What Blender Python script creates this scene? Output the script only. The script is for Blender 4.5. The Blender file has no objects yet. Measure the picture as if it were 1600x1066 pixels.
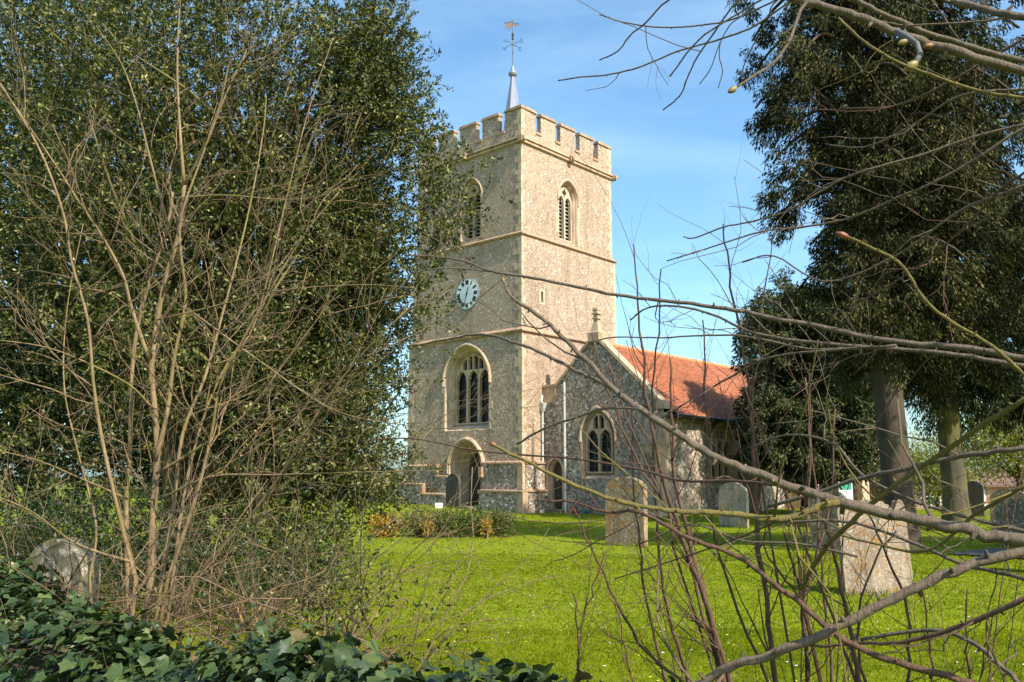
import bpy, bmesh, math, random
import numpy as np
from mathutils import Vector, Matrix
R = math.radians
sc = bpy.context.scene

# ------------------------------------------------------------------ camera, world, sun, exposure
CAMZ, FPX = 1.52, 1360.0
TILT = math.atan(212 / FPX)
cd = bpy.data.cameras.new("camera"); cam = bpy.data.objects.new("camera", cd)
sc.collection.objects.link(cam)
cd.sensor_width = 36; cd.lens = 36 * FPX / 1600; cd.clip_start = 0.05; cd.clip_end = 2000
cam.location = (0, 0, CAMZ); cam.rotation_euler = (R(90) + TILT, 0, 0)
sc.camera = cam

SUN_AZ, SUN_EL = R(136), R(43)        # clockwise from +Y
w = bpy.data.worlds.new("World"); sc.world = w; w.use_nodes = True
nt = w.node_tree; nt.nodes.clear()
wo = nt.nodes.new("ShaderNodeOutputWorld"); bg = nt.nodes.new("ShaderNodeBackground")
sky = nt.nodes.new("ShaderNodeTexSky"); sky.sky_type = 'NISHITA'; sky.sun_disc = False
sky.sun_elevation = SUN_EL; sky.sun_rotation = SUN_AZ
sky.air_density = 1.0; sky.dust_density = 1.6; sky.ozone_density = 1.0; sky.altitude = 0
bg.inputs['Strength'].default_value = 0.125
tint = nt.nodes.new("ShaderNodeMix"); tint.data_type = 'RGBA'; tint.blend_type = 'MULTIPLY'; tint.inputs[0].default_value = 1
tint.inputs[7].default_value = (0.86, 1.165, 1.26, 1)
nt.links.new(sky.outputs[0], tint.inputs[6]); wtc = nt.nodes.new("ShaderNodeTexCoord"); wmp = nt.nodes.new("ShaderNodeMapping"); wmp.inputs['Scale'].default_value = (1.2, 1.2, 5)
wn_ = nt.nodes.new("ShaderNodeTexNoise"); wn_.inputs['Scale'].default_value = 1.6; wn_.inputs['Detail'].default_value = 7; wn_.inputs['Roughness'].default_value = .6; wn_.inputs['Distortion'].default_value = .5
wr = nt.nodes.new("ShaderNodeValToRGB"); wr.color_ramp.elements[0].position = .45; wr.color_ramp.elements[1].position = .85; wr.color_ramp.elements[1].color = (.26, .26, .26, 1)
cl = nt.nodes.new("ShaderNodeMix"); cl.data_type = 'RGBA'; cl.inputs[7].default_value = (5.6, 7.1, 7.5, 1)      # thin high cloud
nt.links.new(wtc.outputs['Generated'], wmp.inputs[0]); nt.links.new(wmp.outputs[0], wn_.inputs[0]); nt.links.new(wn_.outputs[0], wr.inputs[0])
nt.links.new(wr.outputs[0], cl.inputs[0]); nt.links.new(tint.outputs[2], cl.inputs[6]); nt.links.new(cl.outputs[2], bg.inputs[0]); nt.links.new(bg.outputs[0], wo.inputs[0])

sl = bpy.data.lights.new("sun", 'SUN'); sl.energy = 4.8; sl.angle = R(0.5); sl.color = (1.0, 0.97, 0.83)
so = bpy.data.objects.new("sun", sl); sc.collection.objects.link(so)
sdir = Vector((math.sin(SUN_AZ) * math.cos(SUN_EL), math.cos(SUN_AZ) * math.cos(SUN_EL), math.sin(SUN_EL)))
so.rotation_euler = sdir.to_track_quat('Z', 'Y').to_euler()
sc.view_settings.view_transform = 'Standard'; sc.view_settings.look = 'None'
sc.view_settings.gamma = 1; sc.view_settings.exposure = 0.88
sc.cycles.max_bounces = 6; sc.cycles.diffuse_bounces = 3; sc.cycles.transmission_bounces = 3
sc.cycles.transparent_max_bounces = 6

# ------------------------------------------------------------------ helpers
CH = R(48.1); CC, CS = math.cos(CH), math.sin(CH)     # the church's own axes
ORG = (0.42, 38.0)
def ss(t): t = min(1, max(0, t)); return t * t * (3 - 2 * t)
def gz(x, y):
    return 0.22 * ss((-x) / 4) * ss((y - 30) / 10) - 2.0 * ss((x - 9) / 22) * ss((y - 36) / 45) \
        + 0.03 * math.sin(x * .35 + 1) * math.sin(y * .27)
def ray(px, py):
    a = (px - 800) / FPX; b = (533 - py) / FPX
    return a, math.cos(TILT) - b * math.sin(TILT), math.sin(TILT) + b * math.cos(TILT)
def at(px, py, d):                   # a measured place: direction read off the photo, distance d in metres
    q = ray(px, py); return Vector((q[0] / q[1] * d, d, CAMZ + q[2] / q[1] * d))
def gr(px, py):
    q = ray(px, py); k = -CAMZ / q[2]; return q[0] * k, q[1] * k

def link(o, parent=None):
    sc.collection.objects.link(o)
    if parent is not None: o.parent = parent
    return o
def tag(o, label=None, cat=None, group=None, kind=None):
    if label: o['label'] = label
    if cat: o['category'] = cat
    if group: o['group'] = group
    if kind: o['kind'] = kind
    return o
def empty(name, loc=(0, 0, 0), rz=0, **k):
    o = bpy.data.objects.new(name, None); o.location = loc; o.rotation_euler = (0, 0, rz)
    o.empty_display_size = .2
    link(o); return tag(o, **k)

class MB:
    def __init__(s): s.v = []; s.f = []
    def quad(s, *p):
        n = len(s.v); s.v += [tuple(q) for q in p]; s.f.append(tuple(range(n, n + len(p)))); return s
    def box(s, x0, x1, y0, y1, z0, z1, rot=None, piv=None):
        P = [(x0, y0, z0), (x1, y0, z0), (x1, y1, z0), (x0, y1, z0), (x0, y0, z1), (x1, y0, z1), (x1, y1, z1), (x0, y1, z1)]
        if rot is not None:
            c = Vector(piv) if piv else Vector(((x0 + x1) / 2, (y0 + y1) / 2, (z0 + z1) / 2))
            P = [tuple(c + rot @ (Vector(p) - c)) for p in P]
        n = len(s.v); s.v += P
        s.f += [tuple(n + i for i in q) for q in ((0, 3, 2, 1), (4, 5, 6, 7), (0, 1, 5, 4), (1, 2, 6, 5), (2, 3, 7, 6), (3, 0, 4, 7))]
        return s
    def loft(s, loops, closed=True, cap0=False, cap1=False):
        n0 = len(s.v); m = len(loops[0])
        for l in loops: s.v += [tuple(p) for p in l]
        for i in range(len(loops) - 1):
            for j in range(m if closed else m - 1):
                a = n0 + i * m + j; b = n0 + i * m + (j + 1) % m
                s.f.append((a, b, b + m, a + m))
        if cap0: s.f.append(tuple(n0 + j for j in reversed(range(m))))
        if cap1: s.f.append(tuple(n0 + (len(loops) - 1) * m + j for j in range(m)))
        return s
    def tube(s, pts, rad, k=6):
        pts = np.array([tuple(p) for p in pts], float); n = len(pts)
        rad = np.array(rad if hasattr(rad, '__len__') else [rad] * n, float)
        tg = np.gradient(pts, axis=0); tg /= np.linalg.norm(tg, axis=1)[:, None] + 1e-9
        ref = np.array([0, 0, 1.]) if abs(tg[0, 2]) < .9 else np.array([1., 0, 0])
        u = np.cross(tg, ref); u /= np.linalg.norm(u, axis=1)[:, None] + 1e-9
        v = np.cross(tg, u)
        an = np.arange(k) * 2 * math.pi / k
        ring = pts[:, None, :] + rad[:, None, None] * (np.cos(an)[None, :, None] * u[:, None, :] + np.sin(an)[None, :, None] * v[:, None, :])
        n0 = len(s.v); s.v += [tuple(p) for p in ring.reshape(-1, 3)]
        for i in range(n - 1):
            for j in range(k):
                a = n0 + i * k + j; b = n0 + i * k + (j + 1) % k
                s.f.append((a, b, b + k, a + k))
        s.f.append(tuple(n0 + (n - 1) * k + j for j in range(k))); s.f.append(tuple(n0 + j for j in reversed(range(k))))
        return s
    def lathe(s, prof, c=(0, 0, 0), k=16, axis='z'):
        loops = []
        for r, z in prof:
            l = []
            for j in range(k):
                a = 2 * math.pi * (j + .5) / k
                if axis == 'z': l.append((c[0] + r * math.cos(a), c[1] + r * math.sin(a), c[2] + z))
                elif axis == 'x': l.append((c[0] + z, c[1] + r * math.cos(a), c[2] + r * math.sin(a)))
                else: l.append((c[0] + r * math.cos(a), c[1] + z, c[2] + r * math.sin(a)))
            loops.append(l)
        return s.loft(loops, True, True, True)
    def plate(s, outline, holes, mp, t=0.0):
        """2-D outline with holes, mapped to 3-D by mp(u, v, depth); depth t > 0 adds the edges."""
        bm = bmesh.new(); edges = []
        for lp in [outline] + holes:
            vs = [bm.verts.new((p[0], p[1], 0)) for p in lp]
            edges += [bm.edges.new((vs[i], vs[(i + 1) % len(vs)])) for i in range(len(vs))]
        bmesh.ops.triangle_fill(bm, use_beauty=True, edges=edges)
        bm.verts.index_update(); n0 = len(s.v)
        s.v += [tuple(mp(v.co.x, v.co.y, 0)) for v in bm.verts]
        s.f += [tuple(n0 + v.index for v in f.verts) for f in bm.faces]
        bm.free()
        if t:
            for lp in [outline] + holes:
                s.loft([[mp(p[0], p[1], 0) for p in lp], [mp(p[0], p[1], t) for p in lp]])
        return s
    def build(s, name, m, parent=None, smooth=False, fix=False):
        if name in ('string_course', 'parapet_string', 'merlon', 'coping', 'corner_quoins', 'jamb_stones', 'gable_coping', 'plinth_cap'):
            q_ = random.Random(len(s.v)); s.v = [(a + q_.uniform(-.008, .008), b + q_.uniform(-.008, .008), c + q_.uniform(-.011, .011)) for a, b, c in s.v]
        me = bpy.data.meshes.new(name); me.from_pydata(s.v, [], s.f)
        if fix:
            bm = bmesh.new(); bm.from_mesh(me); bmesh.ops.recalc_face_normals(bm, faces=bm.faces); bm.to_mesh(me); bm.free()
        me.materials.append(m)
        if smooth: me.polygons.foreach_set('use_smooth', [True] * len(me.polygons))
        me.update()
        return link(bpy.data.objects.new(name, me), parent)

def np_mesh(name, V, F, m, parent=None, smooth=False):
    """V (n,3), F (m,k) arrays"""
    me = bpy.data.meshes.new(name); k = F.shape[1]
    me.vertices.add(len(V)); me.vertices.foreach_set('co', V.astype(np.float32).ravel())
    me.loops.add(F.size); me.loops.foreach_set('vertex_index', F.astype(np.int32).ravel())
    me.polygons.add(len(F)); me.polygons.foreach_set('loop_start', np.arange(0, F.size, k, dtype=np.int32))
    me.polygons.foreach_set('loop_total', np.full(len(F), k, np.int32))
    if smooth: me.polygons.foreach_set('use_smooth', np.ones(len(F), bool))
    me.update(calc_edges=True); me.materials.append(m)
    return link(bpy.data.objects.new(name, me), parent)

# ------------------------------------------------------------------ materials
def hexc(h):
    c = [int(h[i:i + 2], 16) / 255 for i in (0, 2, 4)]
    return tuple(x / 12.92 if x <= .04045 else ((x + .055) / 1.055) ** 2.4 for x in c) + (1,)
class NT:
    def __init__(s, name):
        s.m = bpy.data.materials.new(name); s.m.use_nodes = True; s.t = s.m.node_tree; s.t.nodes.clear()
        s.out = s.n('OutputMaterial'); s.b = s.n('BsdfPrincipled'); s.l(s.b, 0, s.out, 0)
        s.tc = s.n('TexCoord')
    def n(s, k, **kw):
        x = s.t.nodes.new('ShaderNode' + k)
        for a, b in kw.items(): setattr(x, a, b)
        return x
    def l(s, a, i, b, j): s.t.links.new(a.outputs[i], b.inputs[j])
    def noise(s, scale, detail=4, rough=.55, src=None, dist=0):
        x = s.n('TexNoise'); x.inputs['Scale'].default_value = scale; x.inputs['Detail'].default_value = detail
        x.inputs['Roughness'].default_value = rough; x.inputs['Distortion'].default_value = dist
        if src is None: s.l(s.tc, 'Object', x, 0)
        else: s.t.links.new(src, x.inputs[0])
        return x
    def ramp(s, src, stops, const=False):
        x = s.n('ValToRGB'); s.t.links.new(src, x.inputs[0]); r = x.color_ramp
        if const: r.interpolation = 'CONSTANT'
        while len(r.elements) < len(stops): r.elements.new(.5)
        for e, (p, c) in zip(r.elements, stops):
            e.position = p; e.color = c if len(c) == 4 else tuple(c) + (1,)
        return x
    def mix(s, f, a, b, mode='MIX'):
        x = s.n('Mix', data_type='RGBA', blend_type=mode)
        for v, i in ((f, 0), (a, 6), (b, 7)):
            if isinstance(v, (int, float)): x.inputs[i].default_value = v
            elif isinstance(v, tuple): x.inputs[i].default_value = v
            else: s.t.links.new(v, x.inputs[i])
        return x.outputs[2]
    def bump(s, h, strength=.5, dist=.02):
        x = s.n('Bump'); x.inputs['Strength'].default_value = strength; x.inputs['Distance'].default_value = dist
        s.t.links.new(h, x.inputs['Height']); s.l(x, 0, s.b, 'Normal'); return x
    def col(s, c):
        if isinstance(c, tuple): s.b.inputs['Base Color'].default_value = c
        else: s.t.links.new(c, s.b.inputs['Base Color'])
        return s
    def set(s, **k):
        for a, b in k.items(): s.b.inputs[a.replace('_', ' ')].default_value = b
        return s
def g(*c): return tuple(c) + (1,)

def flint(name, stops, mortar, scale=9.0, stain=.35, dot=.075):
    N = NT(name)
    wob = N.noise(6, 2); mp = N.n('VectorMath', operation='MULTIPLY_ADD')
    N.l(wob, 'Color', mp, 0); mp.inputs[1].default_value = (.05, .05, .05); N.l(N.tc, 'Object', mp, 2)
    v = N.n('TexVoronoi'); v.inputs['Scale'].default_value = scale; N.l(mp, 0, v, 0)
    e = N.n('TexVoronoi', feature='DISTANCE_TO_EDGE'); e.inputs['Scale'].default_value = scale; N.l(mp, 0, e, 0)
    sp = N.n('SeparateColor'); N.l(v, 'Color', sp, 0)
    st = N.ramp(sp.outputs[0], stops)
    mk = N.ramp(e.outputs[0], [(dot * .35, g(0, 0, 0)), (dot, g(1, 1, 1))])
    mo = N.noise(40, 3); mc = N.mix(mo.outputs[0], mortar, tuple(x * 1.35 for x in mortar[:3]) + (1,))
    c = N.mix(mk.outputs[0], mc, st.outputs[0])
    big = N.noise(.7, 5, .6); br = N.ramp(big.outputs[0], [(.35, g(.72, .68, .6)), (.65, g(1.1, 1.08, 1.05))])
    c = N.mix(stain, c, br.outputs[0], 'MULTIPLY')
    mpn = N.n('Mapping'); N.l(N.tc, 'Object', mpn, 0); mpn.inputs['Scale'].default_value = (1.6, 1.6, .16)
    sn = N.noise(1, 5, .6, src=mpn.outputs[0]); c = N.mix(.5, c, N.ramp(sn.outputs[0], [(.36, g(.62, .56, .48)), (.52, g(1, 1, 1)), (.75, g(1.12, 1.1, 1.06))]).outputs[0], 'MULTIPLY')
    c = N.mix(1, c, g(.95, .85, .85), 'MULTIPLY'); N.col(c).set(Roughness=.75)
    N.bump(mk.outputs[0], .7, .02)
    return N.m
def stone(name, a, b, lich=None, amt=.0, scale=3, joints=False, spots=False):
    N = NT(name); n1 = N.noise(scale, 8, .65); n2 = N.noise(scale * 12, 4)
    c = N.mix(N.ramp(n1.outputs[0], [(.3, g(0, 0, 0)), (.7, g(1, 1, 1))]).outputs[0], a, b)
    c = N.mix(.35, c, N.ramp(n2.outputs[0], [(.3, g(.55, .55, .55)), (.7, g(1.1, 1.1, 1.1))]).outputs[0], 'MULTIPLY')
    if lich:
        n3 = N.noise(scale * 1.7, 9, .75, dist=.6)
        c = N.mix(N.ramp(n3.outputs[0], [(.56 - amt, g(0, 0, 0)), (.62 - amt, g(1, 1, 1))]).outputs[0], c, lich)
        n4 = N.noise(scale * 6, 6, .7)
        c = N.mix(N.ramp(n4.outputs[0], [(.54, g(0, 0, 0)), (.60, g(.8, .8, .8))]).outputs[0], c, g(.5, .47, .39))
        n5 = N.noise(scale * 3.1, 6, .7, dist=.4)
        c = N.mix(N.ramp(n5.outputs[0], [(.34, g(.75, .75, .75)), (.42, g(0, 0, 0))]).outputs[0], c, g(.055, .05, .04))
    if joints:
        br = N.n('TexBrick'); br.offset = 0; N.l(N.tc, 'Object', br, 0)
    mpn = N.n('Mapping'); N.l(N.tc, 'Object', mpn, 0); mpn.inputs['Scale'].default_value = (5, 5, .9)
    sn = N.noise(1, 6, .65, src=mpn.outputs[0]); c = N.mix(.8, c, N.ramp(sn.outputs[0], [(.34, g(.55, .52, .47)), (.55, g(1, 1, 1))]).outputs[0], 'MULTIPLY')
    c = N.mix(1, c, g(1, .87, .84), 'MULTIPLY'); N.col(c).set(Roughness=.85); N.bump(n2.outputs[0], .4, .01)
    return N.m
def simple(name, c, rough=.6, metal=0, var=.0, scale=8):
    N = NT(name).set(Roughness=rough, Metallic=metal, Specular_IOR_Level=.15 if 'glass' in name and 'dark' in name else .5)
    n = N.noise(scale, 5)
    v = max(var, .12)
    N.col(N.mix(n.outputs[0], tuple(x * (1 - v) for x in c[:3]) + (1,), tuple(x * (1 + v) for x in c[:3]) + (1,)))
    return N.m
def leafmat(name, stops, rough=.45, spec=.5, trans=.25, veins=False, tr_tint=(1.3, 1.5, .5), big=0.0):
    N = NT(name); ge = N.n('NewGeometry')
    r = N.ramp(ge.outputs['Random Per Island'], stops)
    c = r.outputs[0]
    if big:
        n = N.noise(big, 2); c = N.mix(.6, c, N.ramp(n.outputs[0], [(.38, g(.5, .56, .5)), (.6, g(1.2, 1.15, 1.05))]).outputs[0], 'MULTIPLY')
    if veins:      # pale ribs fanning from the stalk, laid out on each leaf's own UV
        sx = N.n('SeparateXYZ'); N.l(N.tc, 'UV', sx, 0); at2 = N.n('Math', operation='ARCTAN2'); N.l(sx, 0, at2, 0); N.l(sx, 1, at2, 1)
        mu = N.n('Math', operation='MULTIPLY'); N.l(at2, 0, mu, 0); mu.inputs[1].default_value = 4.2; sn = N.n('Math', operation='SINE'); N.l(mu, 0, sn, 0); ab = N.n('Math', operation='ABSOLUTE'); N.l(sn, 0, ab, 0)
        vr = N.ramp(ab.outputs[0], [(.05, g(.42, .42, .42)), (.2, g(0, 0, 0))]); c = N.mix(vr.outputs[0], c, g(.13, .17, .08))
        N.bump(vr.outputs[0], .3, .003)
    N.col(c).set(Roughness=rough, Specular_IOR_Level=spec)
    if trans:
        t = N.n('BsdfTranslucent'); N.t.links.new(N.mix(1, c, g(*tr_tint), 'MULTIPLY'), t.inputs[0])
        m = N.n('MixShader'); m.inputs[0].default_value = trans
        N.l(N.b, 0, m, 1); N.l(t, 0, m, 2); N.l(m, 0, N.out, 0)
    return N.m
def bark(name, a, b, moss=None, mossz=(0, 2), sc_=6, mossamt=.5):
    N = NT(name); mpn = N.n('Mapping'); N.l(N.tc, 'Object', mpn, 0); mpn.inputs['Scale'].default_value = (1, 1, .18)
    n = N.noise(sc_ * 4, 8, .7, src=mpn.outputs[0]); c = N.mix(N.ramp(n.outputs[0], [(.35, g(0, 0, 0)), (.65, g(1, 1, 1))]).outputs[0], a, b)
    if moss:
        k = N.noise(sc_ * .35, 4, .6)
        c = N.mix(N.ramp(k.outputs[0], [(.60 - mossamt * .3, g(0, 0, 0)), (.72 - mossamt * .3, g(.85, .85, .85))]).outputs[0], c, moss)
    ge = N.n('NewGeometry'); c = N.mix(1, c, N.ramp(ge.outputs['Random Per Island'], [(0, g(.5, .48, .45)), (.6, g(1, 1, 1)), (1, g(1.35, 1.3, 1.15))]).outputs[0], 'MULTIPLY'); c = N.mix(1, c, g(1, .88, .82), 'MULTIPLY')
    N.col(c).set(Roughness=.85); N.bump(n.outputs[0], .8, .02)
    return N.m

M = {}
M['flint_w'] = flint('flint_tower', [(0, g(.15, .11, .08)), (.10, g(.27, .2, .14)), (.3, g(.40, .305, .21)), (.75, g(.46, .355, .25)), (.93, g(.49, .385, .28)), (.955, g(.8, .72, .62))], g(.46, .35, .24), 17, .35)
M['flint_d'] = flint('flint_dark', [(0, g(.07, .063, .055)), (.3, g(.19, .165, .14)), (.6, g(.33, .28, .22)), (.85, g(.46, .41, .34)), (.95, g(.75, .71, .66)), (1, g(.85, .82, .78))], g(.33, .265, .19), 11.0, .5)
M['stone'] = stone('limestone', g(.58, .45, .31), g(.42, .32, .215), scale=2)
M['stone_pale'] = stone('limestone_pale', g(.64, .52, .37), g(.47, .37, .26), scale=3)  # paler limestone for quoins, hood moulds, some window surrounds and the porch
M['coping'] = stone('coping_stone', g(.46, .31, .19), g(.36, .27, .18), scale=4)
M['lead'] = simple('lead', g(.23, .23, .27), .5, .3, .25, 3)
M['black'] = simple('black_paint', g(.015, .015, .015), .45)
M['rodm'] = simple('iron_rod', g(.06, .07, .075), .5, .4)
M['gilt'] = simple('weathered_gilt', g(.2, .12, .09), .7, .1)
M['pipe'] = simple('pipe_paint', g(.5, .49, .46), .4, .1, .2, 5)
M['pipe_dark'] = simple('old_iron', g(.1, .09, .08), .5, .3, .3, 5)
M['glass'] = simple('dark_glass', g(.008, .009, .010), .3, 0, .3, 3)
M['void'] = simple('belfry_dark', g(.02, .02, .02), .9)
M['louvre'] = simple('louvre_oak', g(.36, .31, .24), .8, 0, .25, 12)
M['clockw'] = simple('dial_white', g(.84, .8, .72), .35)
M['clockg'] = simple('dial_grey', g(.62, .62, .62), .35)
M['white'] = simple('white_paint', g(.8, .8, .8), .4)
M['door'] = simple('dark_oak', g(.045, .035, .028), .6, 0, .3, 14)

def tiles():
    N = NT('clay_tiles'); br = N.n('TexBrick'); N.l(N.tc, 'UV', br, 0)
    br.inputs['Scale'].default_value = 1; br.inputs['Brick Width'].default_value = .17; br.inputs['Row Height'].default_value = .105
    br.inputs['Mortar Size'].default_value = .010; br.inputs['Color1'].default_value = g(.54, .17, .07)
    br.inputs['Color2'].default_value = g(.35, .105, .045); br.inputs['Mortar'].default_value = g(.09, .03, .015); br.inputs['Bias'].default_value = -.1
    n = N.noise(1.1, 7, .7); n2 = N.noise(9, 4)
    c = N.mix(.75, br.outputs[0], N.ramp(n.outputs[0], [(.3, g(.6, .55, .55)), (.7, g(1.15, 1.1, 1.05))]).outputs[0], 'MULTIPLY')
    c = N.mix(N.ramp(n2.outputs[0], [(.6, g(0, 0, 0)), (.75, g(.5, .5, .5))]).outputs[0], c, g(.55, .26, .13))
    N.col(c).set(Roughness=.8); N.bump(br.outputs['Fac'], -.5, .01)
    return N.m
M['tiles'] = tiles()
M['ridge'] = simple('ridge_tile', g(.5, .22, .1), .8, 0, .3, 5)

def grass_ground():
    N = NT('lawn'); n1 = N.noise(.35, 6, .6); n2 = N.noise(3.5, 6, .65); n3 = N.noise(60, 4, .7)
    c = N.mix(N.ramp(n1.outputs[0], [(.35, g(0, 0, 0)), (.65, g(1, 1, 1))]).outputs[0], g(.14, .178, .007), g(.2, .225, .012))
    c = N.mix(N.ramp(n2.outputs[0], [(.45, g(0, 0, 0)), (.7, g(.6, .6, .6))]).outputs[0], c, g(.2, .225, .03))
    c = N.mix(.8, c, N.ramp(n3.outputs[0], [(.3, g(.5, .5, .4)), (.7, g(1.25, 1.25, 1.2))]).outputs[0], 'MULTIPLY')
    N.col(c).set(Roughness=.9, Specular_IOR_Level=.05); N.bump(n3.outputs[0], .5, .03)
    return N.m
M['lawn'] = grass_ground()
M['blade'] = leafmat('grass_blade', [(0, g(.115, .155, .004)), (.5, g(.18, .212, .006)), (.85, g(.25, .262, .012)), (1, g(.34, .32, .06))], .75, .03, .45, tr_tint=(1.25, 1.3, .5), big=.8)
M['asphalt'] = simple('asphalt', g(.06, .055, .06), .9, 0, .3, 30)
M['ivy'] = leafmat('ivy_leaf', [(0, g(.014, .028, .009)), (.5, g(.028, .047, .014)), (.82, g(.048, .070, .018)), (.95, g(.08, .105, .028)), (.985, g(.11, .12, .035)), (.995, g(.13, .07, .03)), (1, g(.12, .07, .04))], .45, .28, .08, veins=True)
M['oak'] = leafmat('holm_oak_leaf', [(0, g(.013, .019, .005)), (.45, g(.045, .054, .010)), (.8, g(.105, .105, .02)), (1, g(.3, .25, .09))], .5, .28, .14, big=1.3)
M['oak2'] = leafmat('holly_leaf', [(0, g(.018, .028, .010)), (.6, g(.026, .040, .012)), (1, g(.06, .075, .02))], .45, .3, .08)
M['cypress'] = leafmat('cypress_spray', [(0, g(.009, .011, .004)), (.5, g(.026, .026, .008)), (.8, g(.085, .076, .02)), (1, g(.17, .14, .045))], .7, .12, .1, big=1.2)
M['yew'] = leafmat('yew_spray', [(0, g(.014, .022, .007)), (.6, g(.048, .06, .014)), (1, g(.12, .12, .03))], .65, .3, .08, big=.9)
M['box'] = leafmat('box_leaf', [(0, g(.03, .05, .012)), (.7, g(.09, .12, .02)), (1, g(.22, .2, .03))], .5, .4, .2)
M['boxo'] = leafmat('golden_leaf', [(0, g(.2, .09, .01)), (.6, g(.4, .22, .02)), (1, g(.5, .33, .05))], .5, .4, .2)
M['wood'] = simple('far_woodland', g(.11, .085, .06), .9, 0, .3, 1)
M['spring'] = leafmat('spring_leaf', [(0, g(.1, .1, .02)), (.7, g(.2, .19, .03)), (1, g(.35, .3, .08))], .5, .4, .3)
M['bark_t'] = bark('shrub_bark', g(.13, .09, .045), g(.30, .22, .115), g(.16, .14, .02), sc_=5, mossamt=.35)
M['twig'] = bark('twig_bark', g(.09, .06, .035), g(.25, .175, .10), sc_=8)
M['moss'] = bark('mossy_bark', g(.1, .08, .04), g(.18, .15, .06), g(.13, .13, .02), sc_=4, mossamt=.45)
M['trunk'] = bark('conifer_bark', g(.032, .020, .011), g(.075, .048, .027), g(.06, .06, .015), sc_=3, mossamt=.25)
M['trunkm'] = bark('mossy_conifer_bark', g(.035, .03, .018), g(.09, .075, .04), g(.12, .11, .014), sc_=2, mossamt=.55)
M['lime'] = bark('lime_bark', g(.11, .08, .055), g(.2, .155, .115), sc_=25)
M['limeo'] = bark('olive_bark', g(.13, .1, .03), g(.22, .18, .04), sc_=25)
M['limer'] = bark('red_bark', g(.085, .045, .03), g(.17, .09, .055), sc_=25)
N_ = NT('bud_scale'); nn = N_.noise(90, 3); N_.col(N_.ramp(nn.outputs[0], [(.38, g(.17, .035, .02)), (.52, g(.2, .1, .02)), (.66, g(.2, .19, .04))]).outputs[0]).set(Roughness=.55); N_.bump(nn.outputs[0], .5, .002); M['bud'] = N_.m
M['gs_a'] = stone('lichened_stone', g(.34, .28, .19), g(.2, .165, .11), g(.32, .18, .05), .05, 2.6)
M['gs_d'] = stone('orange_lichened_stone', g(.42, .34, .24), g(.24, .19, .14), g(.34, .19, .06), .035, 4.4)
M['gs_p'] = stone('pale_grave_stone', g(.4, .36, .3), g(.27, .245, .2), g(.26, .22, .12), 0.02, 3)
M['gs_g'] = stone('green_grave_stone', g(.2, .185, .12), g(.12, .115, .075), g(.2, .17, .07), .03, 2)
M['gs_k'] = stone('dark_grave_stone', g(.075, .065, .05), g(.05, .045, .035), None, 0, 3)

# ------------------------------------------------------------------ ground
def ground():
    xs = sorted(set([round(-60 + i * 1.5, 2) for i in range(81)] + [-700, -400, -250, -150, -100, -80, 80, 100, 150, 250, 400, 700]))
    ys = sorted(set([round(-20 + i * 1.5, 2) for i in range(86)] + [-200, -80, -40, 130, 160, 220, 320, 480, 700, 1100]))
    V = np.array([(x, y, gz(x, y)) for y in ys for x in xs]); nx = len(xs)
    F = np.array([(j * nx + i, j * nx + i + 1, (j + 1) * nx + i + 1, (j + 1) * nx + i) for j in range(len(ys) - 1) for i in range(nx - 1)])
    tag(np_mesh('ground', V, F, M['lawn'], smooth=True), kind='structure')
ground()

# ------------------------------------------------------------------ the church (local axes: x east, y north)
ch = empty('church', (ORG[0], ORG[1], 0), CH, label='flint church with square battlemented clock tower and red tiled aisle', cat='church')
L = 7.0
A = lambda X: (lambda u, v, d=0: (X + d, u, v))       # west-facing plane, inwards = +x
B = lambda Y: (lambda u, v, d=0: (u, Y + d, v))       # south-facing plane, inwards = +y
def arch(c, a, z0, zs, h, n=9):
    """closed outline: from bottom left anticlockwise, pointed arch of half width a springing at zs, rise h"""
    Rr = (a * a + h * h) / (2 * a); p = [(c - a, z0), (c + a, z0), (c + a, zs)]
    t1 = math.asin(min(1, h / Rr))
    for i in range(1, n):
        t = t1 * i / n; p.append((c + a - Rr + Rr * math.cos(t), zs + Rr * math.sin(t)))
    p.append((c, zs + h))
    for i in range(n - 1, 0, -1):
        t = t1 * i / n; p.append((c - a + Rr - Rr * math.cos(t), zs + Rr * math.sin(t)))
    p.append((c - a, zs)); return p
def arch_z(c, a, zs, h, u):
    Rr = (a * a + h * h) / (2 * a); x = abs(u - c) + Rr - a
    return zs + math.sqrt(max(0, Rr * Rr - x * x))
def hood(mb, c, a, zs, h, mp, w=.11, t=.09, drop=.12, n=12):
    o = arch(c, a + w, zs - drop, zs, h + w * 1.15, n)[1:]; i = arch(c, a, zs - drop, zs, h, n)[1:]
    o = o + [(c - a - w, zs - drop)]; i = i + [(c - a, zs - drop)]
    # cross-section swept round the arch
    loops = [[mp(p[0], p[1], .005) for p in i], [mp(p[0], p[1], -t * .6) for p in i], [mp((p[0] + q[0]) / 2, (p[1] + q[1]) / 2, -t) for p, q in zip(i, o)],
             [mp(p[0], p[1], -t * .75) for p in o], [mp(p[0], p[1], .005) for p in o]]
    mb.loft([list(x) for x in zip(*loops)], closed=True, cap0=True, cap1=True)
def reveal(mb, steps, mp):
    """steps: (arch outline, depth) from outside in"""
    mb.loft([[mp(p[0], p[1], d) for p in o] for o, d in steps])
WIN = dict(
    west=dict(c=3.2, a=1.42, z0=3.62, zs=5.88, h=1.62, ia=1.14, iz0=3.92, izs=5.9, ih=1.32, d=.62, lights=3, dz=.05),
    belA=dict(c=3.2, a=.68, z0=12.62, zs=14.75, h=.88, ia=.50, iz0=12.72, izs=14.75, ih=.66, d=.38, lights=2, dz=-.12, eye=1),
    belB=dict(c=3.43, a=.72, z0=12.62, zs=14.75, h=.92, ia=.54, iz0=12.74, izs=14.75, ih=.70, d=.42, lights=2, dz=-.12, eye=1))
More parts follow.
